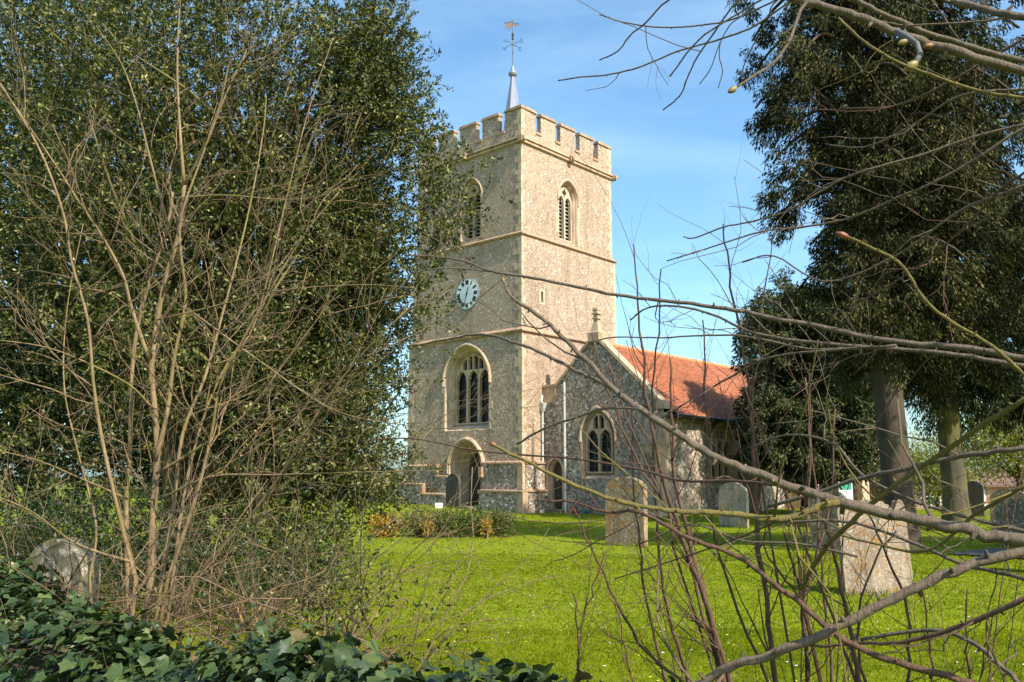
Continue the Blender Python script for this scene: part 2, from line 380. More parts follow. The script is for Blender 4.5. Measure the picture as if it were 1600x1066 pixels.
def traceried(parent, W, mp, wmat, glass=True, name='window', bars=False, hoodm=True, deep=2):
    f = MB(); c, a, ia = W['c'], W['a'], W['ia']
    o0 = arch(c, a, W['z0'], W['zs'], W['h'])
    o2 = arch(c, ia, W['iz0'], W['izs'], W['ih'])
    mid = lambda k: arch(c, a + (ia - a) * k, W['z0'] + (W['iz0'] - W['z0']) * k, W['zs'] + (W['izs'] - W['zs']) * k, W['h'] + (W['ih'] - W['h']) * k)
    d = W['d']
    reveal(f, [(o0, 0), (mid(.12), .03), (mid(.3), d * .3), (mid(.42), d * .33), (mid(.5), d * .38), (mid(.78), d * .7), (mid(.86), d * .78), (o2, d * .82), (o2, d)], mp)
    fr = f.build(name, wmat, parent, fix=False)
    # tracery plate with lights
    n = W['lights']; fw = .06 if W['a'] < 1 else .085; mw = .1 if n == 2 else .125
    lw = (2 * ia - 2 * fw - (n - 1) * mw) / n; holes = []; zt0 = W['izs'] + W.get('dz', 0)
    heads = []
    for i in range(n):
        lc = c - ia + fw + lw / 2 + i * (lw + mw)
        hh = lw * .75
        zt = zt0
        lo = W['iz0'] + .07
        # cusped head: pinch then round
        ao = arch(lc, lw / 2, lo, zt, hh, 6); heads.append((lc, zt + hh)); holes.append(ao)
    zb = zt0 + lw * .75 + .05
    if not W.get('eye'):
        k = 2 * n; tot = 2 * ia - 2 * fw; sw = tot / k
        for i in range(k):
            u0 = c - ia + fw + i * sw + .045; u1 = u0 + sw - .09
            t0 = arch_z(c, ia, W['izs'], W['ih'], u0) - fw * 1.2; t1 = arch_z(c, ia, W['izs'], W['ih'], u1) - fw * 1.2
            lowz = zb - .12 - (.14 if True else 0)
            # slit bottoms follow the shoulders of the light heads
            hz0 = zb - .02 - .35 * abs(math.sin((i % 2) * 0))
            bz = zb - .05 if False else zb
            if min(t0, t1) > bz + .06:
                holes.append([(u0, bz), (u1, bz), (u1, t1 - .03), ((u0 + u1) / 2, min(max(t0, t1), (t0 + t1) / 2 + .05)), (u0, t0 - .03)])
    else:
        top = arch_z(c, ia, W['izs'], W['ih'], c); r = min(.24, (top - zb) * .40); zb -= .06; cz = zb + r * 1.15
        eye = []
        for j in range(20):
            t = 2 * math.pi * j / 20; rr = r * (1 + .32 * math.cos(4 * t)) * 1.0
            eye.append((c + rr * math.cos(t) * .8, cz + rr * math.sin(t)))
        holes.append(eye)
    t = MB(); t.plate(o2, holes, lambda u, v, dd=0: mp(u, v, d - .2 + dd), .16)
    # cusps: small points standing into each light's head
    for (lc, zt) in heads:
        for sgn in (-1, 1):
            x0 = lc + sgn * lw / 2; zz = zt - lw * .55
            t.quad(mp(x0, zz + .1, d - .13), mp(x0 - sgn * lw * .24, zz, d - .13), mp(x0, zz - .06, d - .13))
    t.build('tracery', wmat, fr)
    if glass:
        b = MB(); b.quad(*[mp(u, v, d - .02) for u, v in ((c - ia, W['iz0']), (c + ia, W['iz0']), (c + ia, W['izs'] + W['ih']), (c - ia, W['izs'] + W['ih']))])
        b.build('glass', M['glass'], fr)
        if bars:
            b = MB(); zz = W['iz0'] + .3
            while zz < W['izs']:
                p, q = mp(c - ia + .05, zz, d - .05), mp(c + ia - .05, zz, d - .05); b.tube([p, q], .014, 4); zz += .34
            for i in range(n):
                lc = heads[i][0]; b.tube([mp(lc, W['iz0'], d - .05), mp(lc, heads[i][1], d - .05)], .009, 4)
            b.build('leading', M['pipe_dark'], fr)
    else:
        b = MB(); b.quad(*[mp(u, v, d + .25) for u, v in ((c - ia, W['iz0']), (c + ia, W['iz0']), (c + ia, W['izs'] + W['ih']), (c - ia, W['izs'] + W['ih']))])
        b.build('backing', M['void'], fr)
        b = MB(); zz = W['iz0'] + .12
        while zz < W['izs'] + .1:
            P0 = [mp(c - ia + .02, zz - .05, d - .03), mp(c + ia - .02, zz - .05, d - .03), mp(c + ia - .02, zz + .06, d + .14), mp(c - ia + .02, zz + .06, d + .14)]
            P1 = [mp(c - ia + .02, zz - .02, d - .03), mp(c + ia - .02, zz - .02, d - .03), mp(c + ia - .02, zz + .09, d + .14), mp(c - ia + .02, zz + .09, d + .14)]
            b.loft([P0, P1], True, True, True); zz += .19
        b.build('louvres', M['louvre'], fr)
    if hoodm:
        h = MB(); hood(h, c, a + .02, W['zs'], W['h'] + .02, mp, .12 if a > 1 else .09, .11 if a > 1 else .08, .16)
        h.build('hood_mould', M['stone_pale'], fr, fix=True)
    # dressed stone surround, a few mm proud of the flint, toothed
    s = MB(); rnd = random.Random(int(c * 100 + a * 10)); zz = W['z0']
    while zz < W['zs'] - .1:
        hgt = rnd.uniform(.24, .36); ww = rnd.choice([.1, .22, .14])
        for sg in (-1, 1):
            if sg == 1: ww = rnd.choice([.1, .22, .14])
            u0, u1 = sorted((c + sg * (a + .001), c + sg * (a + ww))); z1 = min(zz + hgt - .012, W['zs'])
            s.loft([[mp(u0, zz, .01), mp(u1, zz, .01), mp(u1, z1, .01), mp(u0, z1, .01)], [mp(u0, zz, -.012), mp(u1, zz, -.012), mp(u1, z1, -.012), mp(u0, z1, -.012)]], True, False, True)
        zz += hgt
    s.build('jamb_stones', wmat, fr, fix=True)
    return fr

def rings(mb, prof, x0=0, x1=L, y0=0, y1=L):
    mb.loft([[(x0 - e, y0 - e, z), (x1 + e, y0 - e, z), (x1 + e, y1 + e, z), (x0 - e, y1 + e, z)] for e, z in prof])
# tower shaft in stages
E1, E2, E3 = .2, .1, 0.0
tw = MB()
def stage(e, z0, z1, holesA, holesB):
    tw.plate([(-e, z0), (L + e, z0), (L + e, z1), (-e, z1)], holesA, A(-e))
    tw.plate([(-e, z0), (L + e, z0), (L + e, z1), (-e, z1)], holesB, B(-e))
    tw.quad((L + e, -e, z0), (L + e, L + e, z0), (L + e, L + e, z1), (L + e, -e, z1))
    tw.quad((-e, L + e, z0), (-e, L + e, z1), (L + e, L + e, z1), (L + e, L + e, z0))
W = WIN['west']; dW = dict(c=3.16, a=1.03, z0=-.1, zs=1.95, h=1.2, ia=.66, iz0=.1, izs=1.85, ih=.85, d=1.0)
doorhole = arch(dW['c'], dW['a'], -.3, dW['zs'], dW['h'])
stage(E1, -.35, 7.93, [arch(W['c'], W['a'], W['z0'], W['zs'], W['h']), [(p[0], max(p[1], -.3)) for p in doorhole]], [])
slit = [(1.22, 9.36), (1.38, 9.36), (1.38, 9.86), (1.22, 9.86)]
stage(E2, 7.93, 12.36, [], [slit])
Wa, Wb = WIN['belA'], WIN['belB']
stage(E3, 12.36, 16.72, [arch(Wa['c'], Wa['a'], Wa['z0'], Wa['zs'], Wa['h'])], [arch(Wb['c'], Wb['a'], Wb['z0'], Wb['zs'], Wb['h'])])
tw.build('tower_wall', M['flint_w'], ch)
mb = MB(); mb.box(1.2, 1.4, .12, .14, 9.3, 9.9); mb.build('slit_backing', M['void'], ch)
sf = MB()
for (x0, x1, z0, z1) in ((1.1, 1.22, 9.26, 9.96), (1.38, 1.5, 9.26, 9.96), (1.22, 1.38, 9.86, 9.96), (1.22, 1.38, 9.26, 9.36)): sf.box(x0, x1, -E2 - .02, .1, z0, z1)
sf.build('slit_window_frame', M['stone_pale'], ch)
# string courses
for nm, ps in (('string_course', [(E1, 7.78), (E1 + .1, 7.86), (E1 + .1, 7.93), (E2, 8.08)]), ('string_course', [(E2, 12.24), (E2 + .09, 12.31), (E2 + .09, 12.37), (E3, 12.5)]),
               ('parapet_string', [(0, 16.66), (.1, 16.70), (.12, 16.78), (.05, 16.83), (.16, 16.86), (.16, 16.93), (.02, 17.0)])):
    mb = MB(); rings(mb, ps); mb.build(nm, M['coping'] if nm != 'parapet_string' else M['stone'], ch)
for (x, y) in ((3.5, -.14), (L + .1, -.1), (-.14, 3.5), (-.1, -.1)):
    gg = MB(); gg.box(x - .13, x + .13, y - .12, y + .12, 16.66, 16.95).box(x - .08, x + .08, y - .22 if y < 0 else y - .1, y, 16.72, 16.88)
    gg.build('gargoyle', M['coping'], ch)
# parapet
pe = .02; T = .24
mer = [(-pe, 1.0), (1.4, 2.46), (2.87, 3.98), (4.4, 5.5), (5.92, L + pe)]
cre = [(1.0, 1.4), (2.46, 2.87), (3.98, 4.4), (5.5, 5.92)]
zb, zc, zm = 16.95, 17.4, 18.34
pw = MB(); cp = MB()
lo, hi = -pe, L + pe
rings(pw, [(pe, zb), (pe, zc)]); rings(pw, [(pe - T, zc), (pe - T, zb)])
for (a0, a1) in cre:      # tops of the low parts carry sills
    for side in range(4):
        def bx(m, u0, u1, v0, v1, z0, z1):
            if side == 0: m.box(lo + v0, lo + v1, u0, u1, z0, z1)
            elif side == 1: m.box(u0, u1, lo + v0, lo + v1, z0, z1)
            elif side == 2: m.box(hi - v1, hi - v0, u0, u1, z0, z1)
            else: m.box(u0, u1, hi - v1, hi - v0, z0, z1)
        bx(cp, a0 + .003, a1 - .003, -.05, T + .05, zc - .05, zc + .07)
MR = {}
for k, (a0, a1) in enumerate(mer):
    for side in range(4):
        ck_ = {(0, 0): 'a', (1, 0): 'a', (0, 4): 'b', (3, 0): 'b', (1, 4): 'c', (2, 0): 'c', (2, 4): 'd', (3, 4): 'd'}.get((side, k), (side, k))
        mw, mc_ = MR.setdefault(ck_, (MB(), MB()))
        def bx(m, u0, u1, v0, v1, z0, z1, top=0):
            n0 = len(m.v)
            if side == 0: m.box(lo + v0, lo + v1, u0, u1, z0, z1)
            elif side == 1: m.box(u0, u1, lo + v0, lo + v1, z0, z1)
            elif side == 2: m.box(hi - v1, hi - v0, u0, u1, z0, z1)
            else: m.box(u0, u1, hi - v1, hi - v0, z0, z1)
        b0, b1 = a0, a1
        if side in (1, 3):
            if k == 0: b0 = lo + T
            if k == 4: b1 = hi - T
        bx(mw, b0, b1, 0, T, zc, zm)
        c0 = b0 - (.04 if not (side in (1, 3) and k == 0) else -.04); c1 = b1 + (.04 if not (side in (1, 3) and k == 4) else -.04)
        bx(mc_, c0, c1, -.06, T + .04, zm, zm + .07); bx(mc_, c0 + .03, c1 - .03, -.02, T, zm + .07, zm + .15)
for mw, mc_ in MR.values():
    mo = mw.build('merlon', M['flint_w'], ch); mc_.build('coping', M['coping'], mo)
pp_ = pw.build('parapet', M['flint_w'], ch); tag(cp.build('crenel_sills', M['coping'], pp_), kind='stuff')
mb = MB(); mb.quad((.3, .3, 17.0), (6.7, .3, 17.0), (6.7, 6.7, 17.0), (.3, 6.7, 17.0)); mb.build('tower_roof', M['lead'], ch)
# quoins
rnd = random.Random(4)
for (z0, z1, e) in ((2.2, 7.75, E1), (8.1, 12.2, E2), (12.52, 16.62, E3), (17.02, 18.3, pe)):
    z = z0; i = 0; Q4 = [MB() for _ in range(4)]
    while z < z1:
        h = min(rnd.uniform(.26, .40), z1 - z); lg, sh = rnd.uniform(.34, .48), rnd.uniform(.16, .24)
        a_, b_ = (lg, sh) if i % 2 else (sh, lg); d = .012
        Q4[0].box(-e - d, -e + a_ * .6, -e - d, -e + b_, z, z + h - .012)     # near corner (x = face B, y = face A)
        Q4[1].box(L + e - a_, L + e + d, -e - d, -e + .2, z, z + h - .012)
        Q4[2].box(-e - d, -e + .2, L + e - b_, L + e + d, z, z + h - .012)
        Q4[3].box(L + e - a_, L + e + d, L + e - .2, L + e + d, z, z + h - .012)
        z += h; i += 1
    for q in Q4: q.build('corner_quoins', M['stone_pale'], ch)
# windows
fw = traceried(ch, WIN['west'], A(-E1), M['stone_pale'])
traceried(ch, WIN['belA'], A(0), M['stone'], glass=False)
traceried(ch, WIN['belB'], B(0), M['stone_pale'], glass=False)
# west door
d = dW; f = MB(); o0 = arch(d['c'], d['a'], d['z0'], d['zs'], d['h'])
md = lambda k: arch(d['c'], d['a'] + (d['ia'] - d['a']) * k, d['z0'], d['zs'] + (d['izs'] - d['zs']) * k, d['h'] + (d['ih'] - d['h']) * k)
reveal(f, [(o0, -.13), (md(.05), -.13), (md(.2), .1), (md(.3), .12), (md(.35), .2), (md(.55), .4), (md(.65), .42), (md(.7), .5), (md(.95), .75), (md(1), .8), (md(1), 1.0)], A(-E1))
fr = f.build('door_surround', M['stone'], ch)
h = MB(); hood(h, d['c'], d['a'], d['zs'], d['h'], A(-E1), .15, .16, .3)
h.build('hood_mould', M['stone_pale'], fr, fix=True)
b = MB(); mp = A(-E1)
for i in range(7):
    u0 = d['c'] - .66 + i * .19; b.box(-E1 + .9, -E1 + .95, u0 + .004, u0 + .186, -.1, 2.8)
b.quad(mp(d['c'] - .7, -.1, .955), mp(d['c'] + .7, -.1, .955), mp(d['c'] + .7, 2.9, .955), mp(d['c'] - .7, 2.9, .955))
dd = b.build('door', M['door'], ch)
for z_ in (.6, 1.7): b = MB(); b.tube([mp(d['c'] - .5, z_, .88), mp(d['c'] + .4, z_, .88)], .02, 6); b.build('hinge', M['pipe_dark'], dd)
b = MB(); b.box(-1.05, .6, 2.2, 4.1, -.1, .22); b.build('door_step', M['gs_g'], ch)
# plinth: two tiers, stepping down beside the door on the left as built
UE, LE = .34, .5
def ptier(y0, y1, z0, z1, e, cap=.13, extra=None):
    pl = MB(); pc = MB()
    pl.box(-e, -.19, y0, y1, z0, z1)
    pc.loft([[(-e - .06, y0, z1), (-.19, y0, z1), (-.19, y0, z1 + cap), (-e - .06, y0, z1 + .05)], [(-e - .06, y1, z1), (-.19, y1, z1), (-.19, y1, z1 + cap), (-e - .06, y1, z1 + .05)]], True, True, True)
    if extra: pc.box(*extra)
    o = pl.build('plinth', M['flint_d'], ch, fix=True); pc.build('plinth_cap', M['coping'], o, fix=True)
ptier(5.72, L + LE, -.3, 1.14, LE, .13, (-LE - .07, -.2, 5.70, 5.84, .68, 1.14)); ptier(4.22, 5.72, -.3, .68, LE)
ptier(4.9, L + UE, 1.0, 1.98, UE, .13, (-UE - .07, -.2, 4.88, 5.02, 1.5, 1.98)); ptier(4.22, 4.9, .7, 1.5, UE)
ptier(-LE, 2.1, -.3, .88, LE, .1); ptier(-UE, 2.1, .9, 2.08, UE)
for bx_ in ((-.52, -.15, 1.93, 2.12, 1.5, 1.95), (-.56, -.15, 1.9, 2.12, .78, .95)):
    pc = MB(); pc.box(*bx_); pc.build('jamb_block', M['coping'], ch)
x0, x1 = -.19, 1.2; pl = MB(); pc = MB()
pl.box(x0, x1, -LE, -.19, -.3, .88); o = pl.build('plinth', M['flint_d'], ch)
pc.loft([[(x, -LE - .06, .885), (x, -.33, .885), (x, -.33, 1.0), (x, -LE - .06, .93)] for x in (x0, x1)], True, True, True); pc.build('plinth_cap', M['coping'], o, fix=True)
pl = MB(); pc = MB(); pl.box(x0, x1, -UE, -.19, .89, 2.08); o = pl.build('plinth', M['flint_d'], ch)
pc.loft([[(x, -UE - .06, 2.08), (x, -.19, 2.08), (x, -.19, 2.21), (x, -UE - .06, 2.13)] for x in (x0, x1)], True, True, True); pc.build('plinth_cap', M['coping'], o, fix=True)
mb = MB(); mb.box(-LE - .012, -.19, -LE - .012, -LE + .3, -.3, .86); mb.box(-UE - .012, -.19, -UE - .012, -UE + .28, .99, 2.06); mb.build('plinth_quoin', M['stone'], ch)
# clock
ck = empty('clock'); ck.parent = ch; ck.location = (-E2, 3.27, 10.0)
dial = MB(); dial.lathe([(.0, 0), (.76, 0), (.76, -.04), (.72, -.06), (.72, -.05), (0.0, -.05)], axis='x', k=40); dial.build('clock_rim', M['lead'], ck, fix=True)
dial = MB(); dial.lathe([(.0, -.052), (.71, -.052), (.71, -.058), (0, -.058)], axis='x', k=40); dial.build('clock_face', M['clockw'], ck, fix=True)
dial = MB(); dial.lathe([(.0, -.059), (.41, -.059), (.41, -.064), (0, -.064)], axis='x', k=36); dial.build('dial_centre', M['clockg'], ck, fix=True)
num = MB()
def stroke(u0, v0, u1, v1, wd, ang):
    # (u to the viewer's right, v outward); the west face's right is -y
    L_ = math.hypot(u1 - u0, v1 - v0); nx, ny = -(v1 - v0) / L_ * wd / 2, (u1 - u0) / L_ * wd / 2
    P = []
    for (u, v) in ((u0 + nx, v0 + ny), (u1 + nx, v1 + ny), (u1 - nx, v1 - ny), (u0 - nx, v0 - ny)):
        r = v; x = u * math.cos(ang) + r * math.sin(ang); y = -u * math.sin(ang) + r * math.cos(ang)
        P.append((x, y))
    num.loft([[(-.0585, -x, y) for x, y in P], [(-.066, -x, y) for x, y in P]], True, False, True)
GL = {'I': [(0, 0, 0, 1, .42)], 'V': [(-.5, 1, 0, 0, .42), (.5, 1, 0, 0, .2)], 'X': [(-.5, 1, .5, 0, .42), (.5, 1, -.5, 0, .2)]}
for hnum, txt in enumerate(['XII', 'I', 'II', 'III', 'IIII', 'V', 'VI', 'VII', 'VIII', 'IX', 'X', 'XI']):
    ang = hnum * math.pi / 6; wds = [.055 if c == 'I' else .1 for c in txt]; tot = sum(wds); u = -tot / 2
    for c_, ww in zip(txt, wds):
        for (a0, b0, a1, b1, t_) in GL[c_]:
            stroke(u + ww / 2 + a0 * ww, .45 + b0 * .22, u + ww / 2 + a1 * ww, .45 + b1 * .22, .11 * t_ / .42 * .62, ang)
        u += ww
num.build('numerals', M['black'], ck, fix=True)
hm = MB()
def hand(ang, l, w_, x):
    c_, s_ = math.cos(ang), math.sin(ang)
    P = [(-w_, -.12), (w_, -.12), (w_ * .8, l * .8), (0, l), (-w_ * .8, l * .8)]
    Q = [(-(u * c_ + v * s_), -u * s_ + v * c_) for u, v in P]
    hm.loft([[(x, a_, b_) for a_, b_ in Q], [(x - .012, a_, b_) for a_, b_ in Q]], True, True, True)
hand(R(33 * 6), .58, .016, -.07); hand(R(12.55 * 30), .36, .024, -.085)
hm.lathe([(.05, -.068), (.05, -.1)], axis='x', k=12)
hm.build('hands', M['black'], ck, fix=True)
# spirelet and weathervane
sp = MB(); cx_ = cy_ = 3.5
sp.lathe([(1.0, 17.0), (.8, 17.4), (.66, 18.2), (.55, 19.0), (.42, 20.2), (.27, 21.2), (.15, 21.9), (.12, 22.25)], (cx_ - .08, cy_ + .08, 0), 8)
sp.build('spirelet', M['lead'], ch)
sp = MB(); c3 = (cx_ - .08, cy_ + .08, 0)
sp.lathe([(.12, 22.2), (.2, 22.28), (.24, 22.38), (.2, 22.48), (.11, 22.55), (.08, 22.72), (.04, 22.85)], c3, 14); sp.build('finial_ball', M['lead'], ch)
vn = MB(); vn.tube([(c3[0], c3[1], 22.8), (c3[0], c3[1], 25.5)], .028, 6)
for z in (24.35, 24.5, 24.62): vn.lathe([(.03, z - .06), (.075, z), (.03, z + .06)], c3, 8)
rv = vn.build('vane_rod', M['rodm'], ch)
LET = {'N': [(-1, -1, -1, 1), (-1, 1, 1, -1), (1, -1, 1, 1)], 'E': [(-1, -1, -1, 1), (-1, 1, 1, 1), (-1, 0, .7, 0), (-1, -1, 1, -1)],
       'S': [(1, 1, -1, 1), (-1, 1, -1, 0), (-1, 0, 1, 0), (1, 0, 1, -1), (1, -1, -1, -1)], 'W': [(-1, 1, -.5, -1), (-.5, -1, 0, .4), (0, .4, .5, -1), (.5, -1, 1, 1)]}
for k, (dx, dy) in zip('NESW', ((0, 1), (1, 0), (0, -1), (-1, 0))):
    a_ = MB(); e_ = .52
    a_.tube([(c3[0] + dx * e_ * t, c3[1] + dy * e_ * t, 24.0 + .06 * math.sin(t * 3.1)) for t in (0, .25, .5, .75, 1)], .014, 4)
    pc_ = (c3[0] + dx * (e_ + .1), c3[1] + dy * (e_ + .1), 24.02)
    ux, uy = (-CS, -CC) if False else (CC, -CS)     # letters face the viewer's side
    for (x0, z0, x1, z1) in LET[k]:
        a_.tube([(pc_[0] + ux * x0 * .07, pc_[1] + uy * x0 * .07, pc_[2] + z0 * .1), (pc_[0] + ux * x1 * .07, pc_[1] + uy * x1 * .07, pc_[2] + z1 * .1)], .014, 4)
    a_.build('cardinal_arm', M['rodm'], ch)
v_ = MB(); ux, uy = CC, -CS
def vp(u, z, o=0): return (c3[0] + ux * u + uy * o, c3[1] + uy * u - ux * o, 25.12 + z)
out = [(-.42, -.16), (-.3, -.1), (-.28, -.2), (-.12, -.2), (-.1, -.05), (.12, -.03), (.3, -.02), (.34, .06), (.3, .1), (.08, .08), (.03, .22), (-.06, .24), (-.1, .14), (-.22, .2), (-.3, .12), (-.44, .17), (-.38, .02)]
v_.plate([(a_, b_) for a_, b_ in out], [], lambda u, z, d=0: vp(u, z, d), .02); v_.build('vane', M['gilt'], ch)

# south aisle: west gable wall
GX, SY = 1.2, -6.45
gw = dict(c=-3.2, a=.84, z0=1.45, zs=3.15, h=1.2, ia=.68, iz0=1.66, izs=3.15, ih=1.05, d=.28, lights=2, dz=-.1)
dr = dict(c=-.88, a=.4, zs=1.75, h=.55)
AP = (-3.12, 7.45)
ol = [(-.19, -.3), (-.19, 5.45), (-1.0, 5.45), AP, (SY + .15, 4.45), (SY, 4.3), (SY, -.3)]
mb = MB(); mb.plate(ol, [arch(gw['c'], gw['a'], gw['z0'], gw['zs'], gw['h']), arch(dr['c'], dr['a'], .12, dr['zs'], dr['h'])], A(GX))
# back of the gable above the roof and its edges
mb.loft([[(GX, u, v) for u, v in ol[1:6]], [(GX + .35, u, v) for u, v in ol[1:6]]], closed=False)
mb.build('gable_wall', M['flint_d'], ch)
co = MB()
def coping(u0, v0, u1, v1, th=.12, ov=.07):
    L_ = math.hypot(u1 - u0, v1 - v0); nu, nv = -(v1 - v0) / L_ * th, (u1 - u0) / L_ * th
    if nv < 0: nu, nv = -nu, -nv
    co.loft([[(GX - ov, u, v), (GX + .42, u, v), (GX + .42, u + nu, v + nv), (GX + .15, u + nu * 1.4, v + nv * 1.4), (GX - ov, u + nu, v + nv)] for u, v in ((u0, v0), (u1, v1))], True, True, True)
coping(-1.02, 5.44, AP[0] + .14, AP[1] - .13); coping(AP[0] - .14, AP[1] - .13, SY + .13, 4.43)
co.box(GX - .05, GX + .42, -1.0, -.1, 5.45, 5.56); co.box(GX - .1, GX + .42, SY - .12, SY + .3, 4.2, 4.5)
co.box(GX - .012, GX, -.95, -.2, 4.75, 5.45)
co.build('gable_coping', M['stone'], ch, fix=True)
fi = MB(); c_ = AP[0]
def sq(prof):
    fi.loft([[(GX + .17 - r, c_ - r, z), (GX + .17 + r, c_ - r, z), (GX + .17 + r, c_ + r, z), (GX + .17 - r, c_ + r, z)] for r, z in prof], True, True, True)
sq([(.29, 7.2), (.29, 7.62), (.23, 7.68), (.13, 8.02), (.10, 8.08)]); sq([(.10, 8.08), (.10, 8.22), (.15, 8.23), (.15, 8.28), (.10, 8.3), (.095, 8.42), (.16, 8.44), (.16, 8.5), (.11, 8.55), (.14, 8.62), (.13, 8.7), (.05, 8.74)])
fi.build('gable_finial', M['stone'], ch, fix=True)
traceried(ch, gw, A(GX), M['stone'], bars=True)
f = MB(); o0 = arch(dr['c'], dr['a'], .12, dr['zs'], dr['h']); o1 = arch(dr['c'], dr['a'] - .1, .12, dr['zs'], dr['h'] - .1)
reveal(f, [(arch(dr['c'], dr['a'] + .12, .12, dr['zs'], dr['h'] + .13), -.015), (o0, -.015), (o0, .1), (o1, .2), (o1, .4)], A(GX)); f.build('side_door_surround', M['stone'], ch)
b = MB(); b.box(GX + .34, GX + .4, -1.3, -.4, .1, 2.4); b.build('side_door', M['door'], ch)
b = MB(); b.box(GX - .3, GX + .3, -1.4, -.5, -.1, .13); b.build('side_door_step', M['gs_g'], ch)
# downpipes
for (y, z1, mt, hop) in ((-.28, 4.7, 'pipe', True), (-1.5, 5.6, 'pipe', False)):
    b = MB(); x = GX - .09
    if hop: x = GX - .12
    b.tube([(x, y, -.05), (x, y, z1 - .25), (x, y, z1)] + ([(x - .02, y + .05, z1 + .15), (x + .12, y + .1, z1 + .4)] if hop else []), .052, 10)
    for z in (1.0, 2.4, 3.8): b.lathe([(.066, z), (.066, z + .07)], (x, y, 0), 10); b.box(x, GX + .01, y - .08, y + .08, z + .01, z + .05)
    dp = b.build('downpipe', M[mt], ch, smooth=False)
    if hop:
        b = MB(); b.loft([[(x - r, y - r * 1.2, z), (x + r, y - r * 1.2, z), (x + r, y + r * 1.2, z), (x - r, y + r * 1.2, z)] for r, z in ((.05, 4.35), (.12, 4.55), (.14, 4.75))], True, True, True)
        b.build('hopper', M['pipe'], dp)
# SW corner buttress
b = MB()
b.loft([[(x, y, z) for x, y in ((GX - p, -6.5), (GX + .02, -6.5), (GX + .02, -5.78), (GX - p, -5.78))] for p, z in ((.8, -.3), (.8, .75), (.72, .85), (.72, 2.75))], True, False, False)
b.build('corner_buttress', M['stone'], ch, fix=True)
b = MB(); b.loft([[(x, y, z) for x, y in ((GX - p, -6.54), (GX + .02, -6.54), (GX + .02, -5.74), (GX - p, -5.74))] for p, z in ((.78, 2.75), (.78, 2.83), (.62, 2.9), (.3, 3.7), (.05, 4.0))], True, True, True)
b.build('buttress_cap', M['gs_d'], ch, fix=True)
b = MB(); b.plate(arch(-6.14, .2, 1.5, 2.25, .25), [], A(GX - .724)); b.build('niche', M['gs_g'], ch)
# south wall
swin = [dict(c=5.9, a=1.02, z0=1.3, zs=2.75, h=.98, ia=.86, iz0=1.45, izs=2.78, ih=.84, d=.32, lights=3)]
swin += [dict(swin[0], c=10.0), dict(swin[0], c=14.2)]
mb = MB(); XE = 17.0
mb.plate([(GX, -.6), (XE, -1.2), (XE, 4.05), (GX, 4.05)], [arch(k['c'], k['a'], k['z0'], k['zs'], k['h']) for k in swin], B(SY))
mb.quad((XE, SY, -1.2), (XE, .2, -1.2), (XE, .2, 4.6), (XE, SY, 4.05)); mb.quad((XE, SY, 4.05), (XE, .2, 4.4), (XE, AP[0], 7.2))
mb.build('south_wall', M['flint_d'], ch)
for k in swin: traceried(ch, k, B(SY), M['stone'], bars=True)
for x in (8.0, 12.1, 16.6):
    b = MB(); b.loft([[(x0, y0, z) for x0, y0 in ((x - .3, SY - p), (x + .3, SY - p), (x + .3, SY + .02), (x - .3, SY + .02))] for p, z in ((.8, -1), (.8, 1.6), (.5, 2.0), (.5, 2.9), (.05, 3.5))], True, False, True)
    b.build('buttress', M['stone'], ch, fix=True)
q = MB(); z = 0.1; i = 0
while z < 3.9:
    h = rnd.uniform(.26, .36); a_ = .4 if i % 2 else .2; q.box(GX - .012, GX + a_, SY - .012, SY + .02, z, z + h - .012); z += h; i += 1
q.build('aisle_quoins', M['stone'], ch)
# aisle roof: overlapping courses
V = []; F = []; UV = []
def slope(y0, z0, y1, z1, x0, x1):
    Ls = math.hypot(y1 - y0, z1 - z0); n = int(Ls / .105); sy, sz = (y1 - y0) / Ls, (z1 - z0) / Ls; ny, nz = (-sz, sy) if sy > 0 else (sz, -sy)
    for i in range(n):
        a0, a1 = i * .105, (i + 1) * .105 + .01; up0, up1 = .022, .004
        m_ = 60
        rr = random.Random(i)
        for jx in range(m_):
            xa, xb = x0 + (x1 - x0) * jx / m_, x0 + (x1 - x0) * (jx + 1) / m_; sag = .03 * math.sin((xa - x0) * .9) * math.sin(math.pi * i / n); sagb = .03 * math.sin((xb - x0) * .9) * math.sin(math.pi * i / n)
            dj = rr.uniform(-.004, .006)
            def pt(x, a, u, sg): return (x, y0 + sy * a + ny * (u + sg), z0 + sz * a + nz * (u + sg))
            n0 = len(V); V.extend([pt(xa, a0, up0 + dj, sag), pt(xb, a0, up0 + dj, sagb), pt(xb, a1, up1, sagb), pt(xa, a1, up1, sag), pt(xa, a0, -.01, sag), pt(xb, a0, -.01, sagb)])
            F.extend([(n0, n0 + 1, n0 + 2, n0 + 3), (n0 + 4, n0 + 5, n0 + 1, n0)])
            UV.extend([(xa, a0 + .002), (xb, a0 + .002), (xb, a0 + .103), (xa, a0 + .103), (xa, a0 + .002), (xb, a0 + .002), (xb, a0 + .002), (xa, a0 + .002)])
RG = (-3.12, 7.18)
slope(-6.85, 3.98, RG[0], RG[1], GX + .36, XE + .2)
me = bpy.data.meshes.new('aisle_roof'); me.from_pydata(V, [], F); uv = me.uv_layers.new(name='UVMap')
uv.data.foreach_set('uv', np.array(UV, np.float32).ravel()); me.materials.append(M['tiles']); link(bpy.data.objects.new('aisle_roof', me), ch)
V = []; F = []; UV = []
slope(.1, 4.45, RG[0], RG[1], GX + .36, XE + .2)
me = bpy.data.meshes.new('roof_north_slope'); me.from_pydata(V, [], F); uv = me.uv_layers.new(name='UVMap')
uv.data.foreach_set('uv', np.array(UV, np.float32).ravel()); me.materials.append(M['tiles']); link(bpy.data.objects.new('roof_north_slope', me), ch)
b = MB(); x = GX + .4
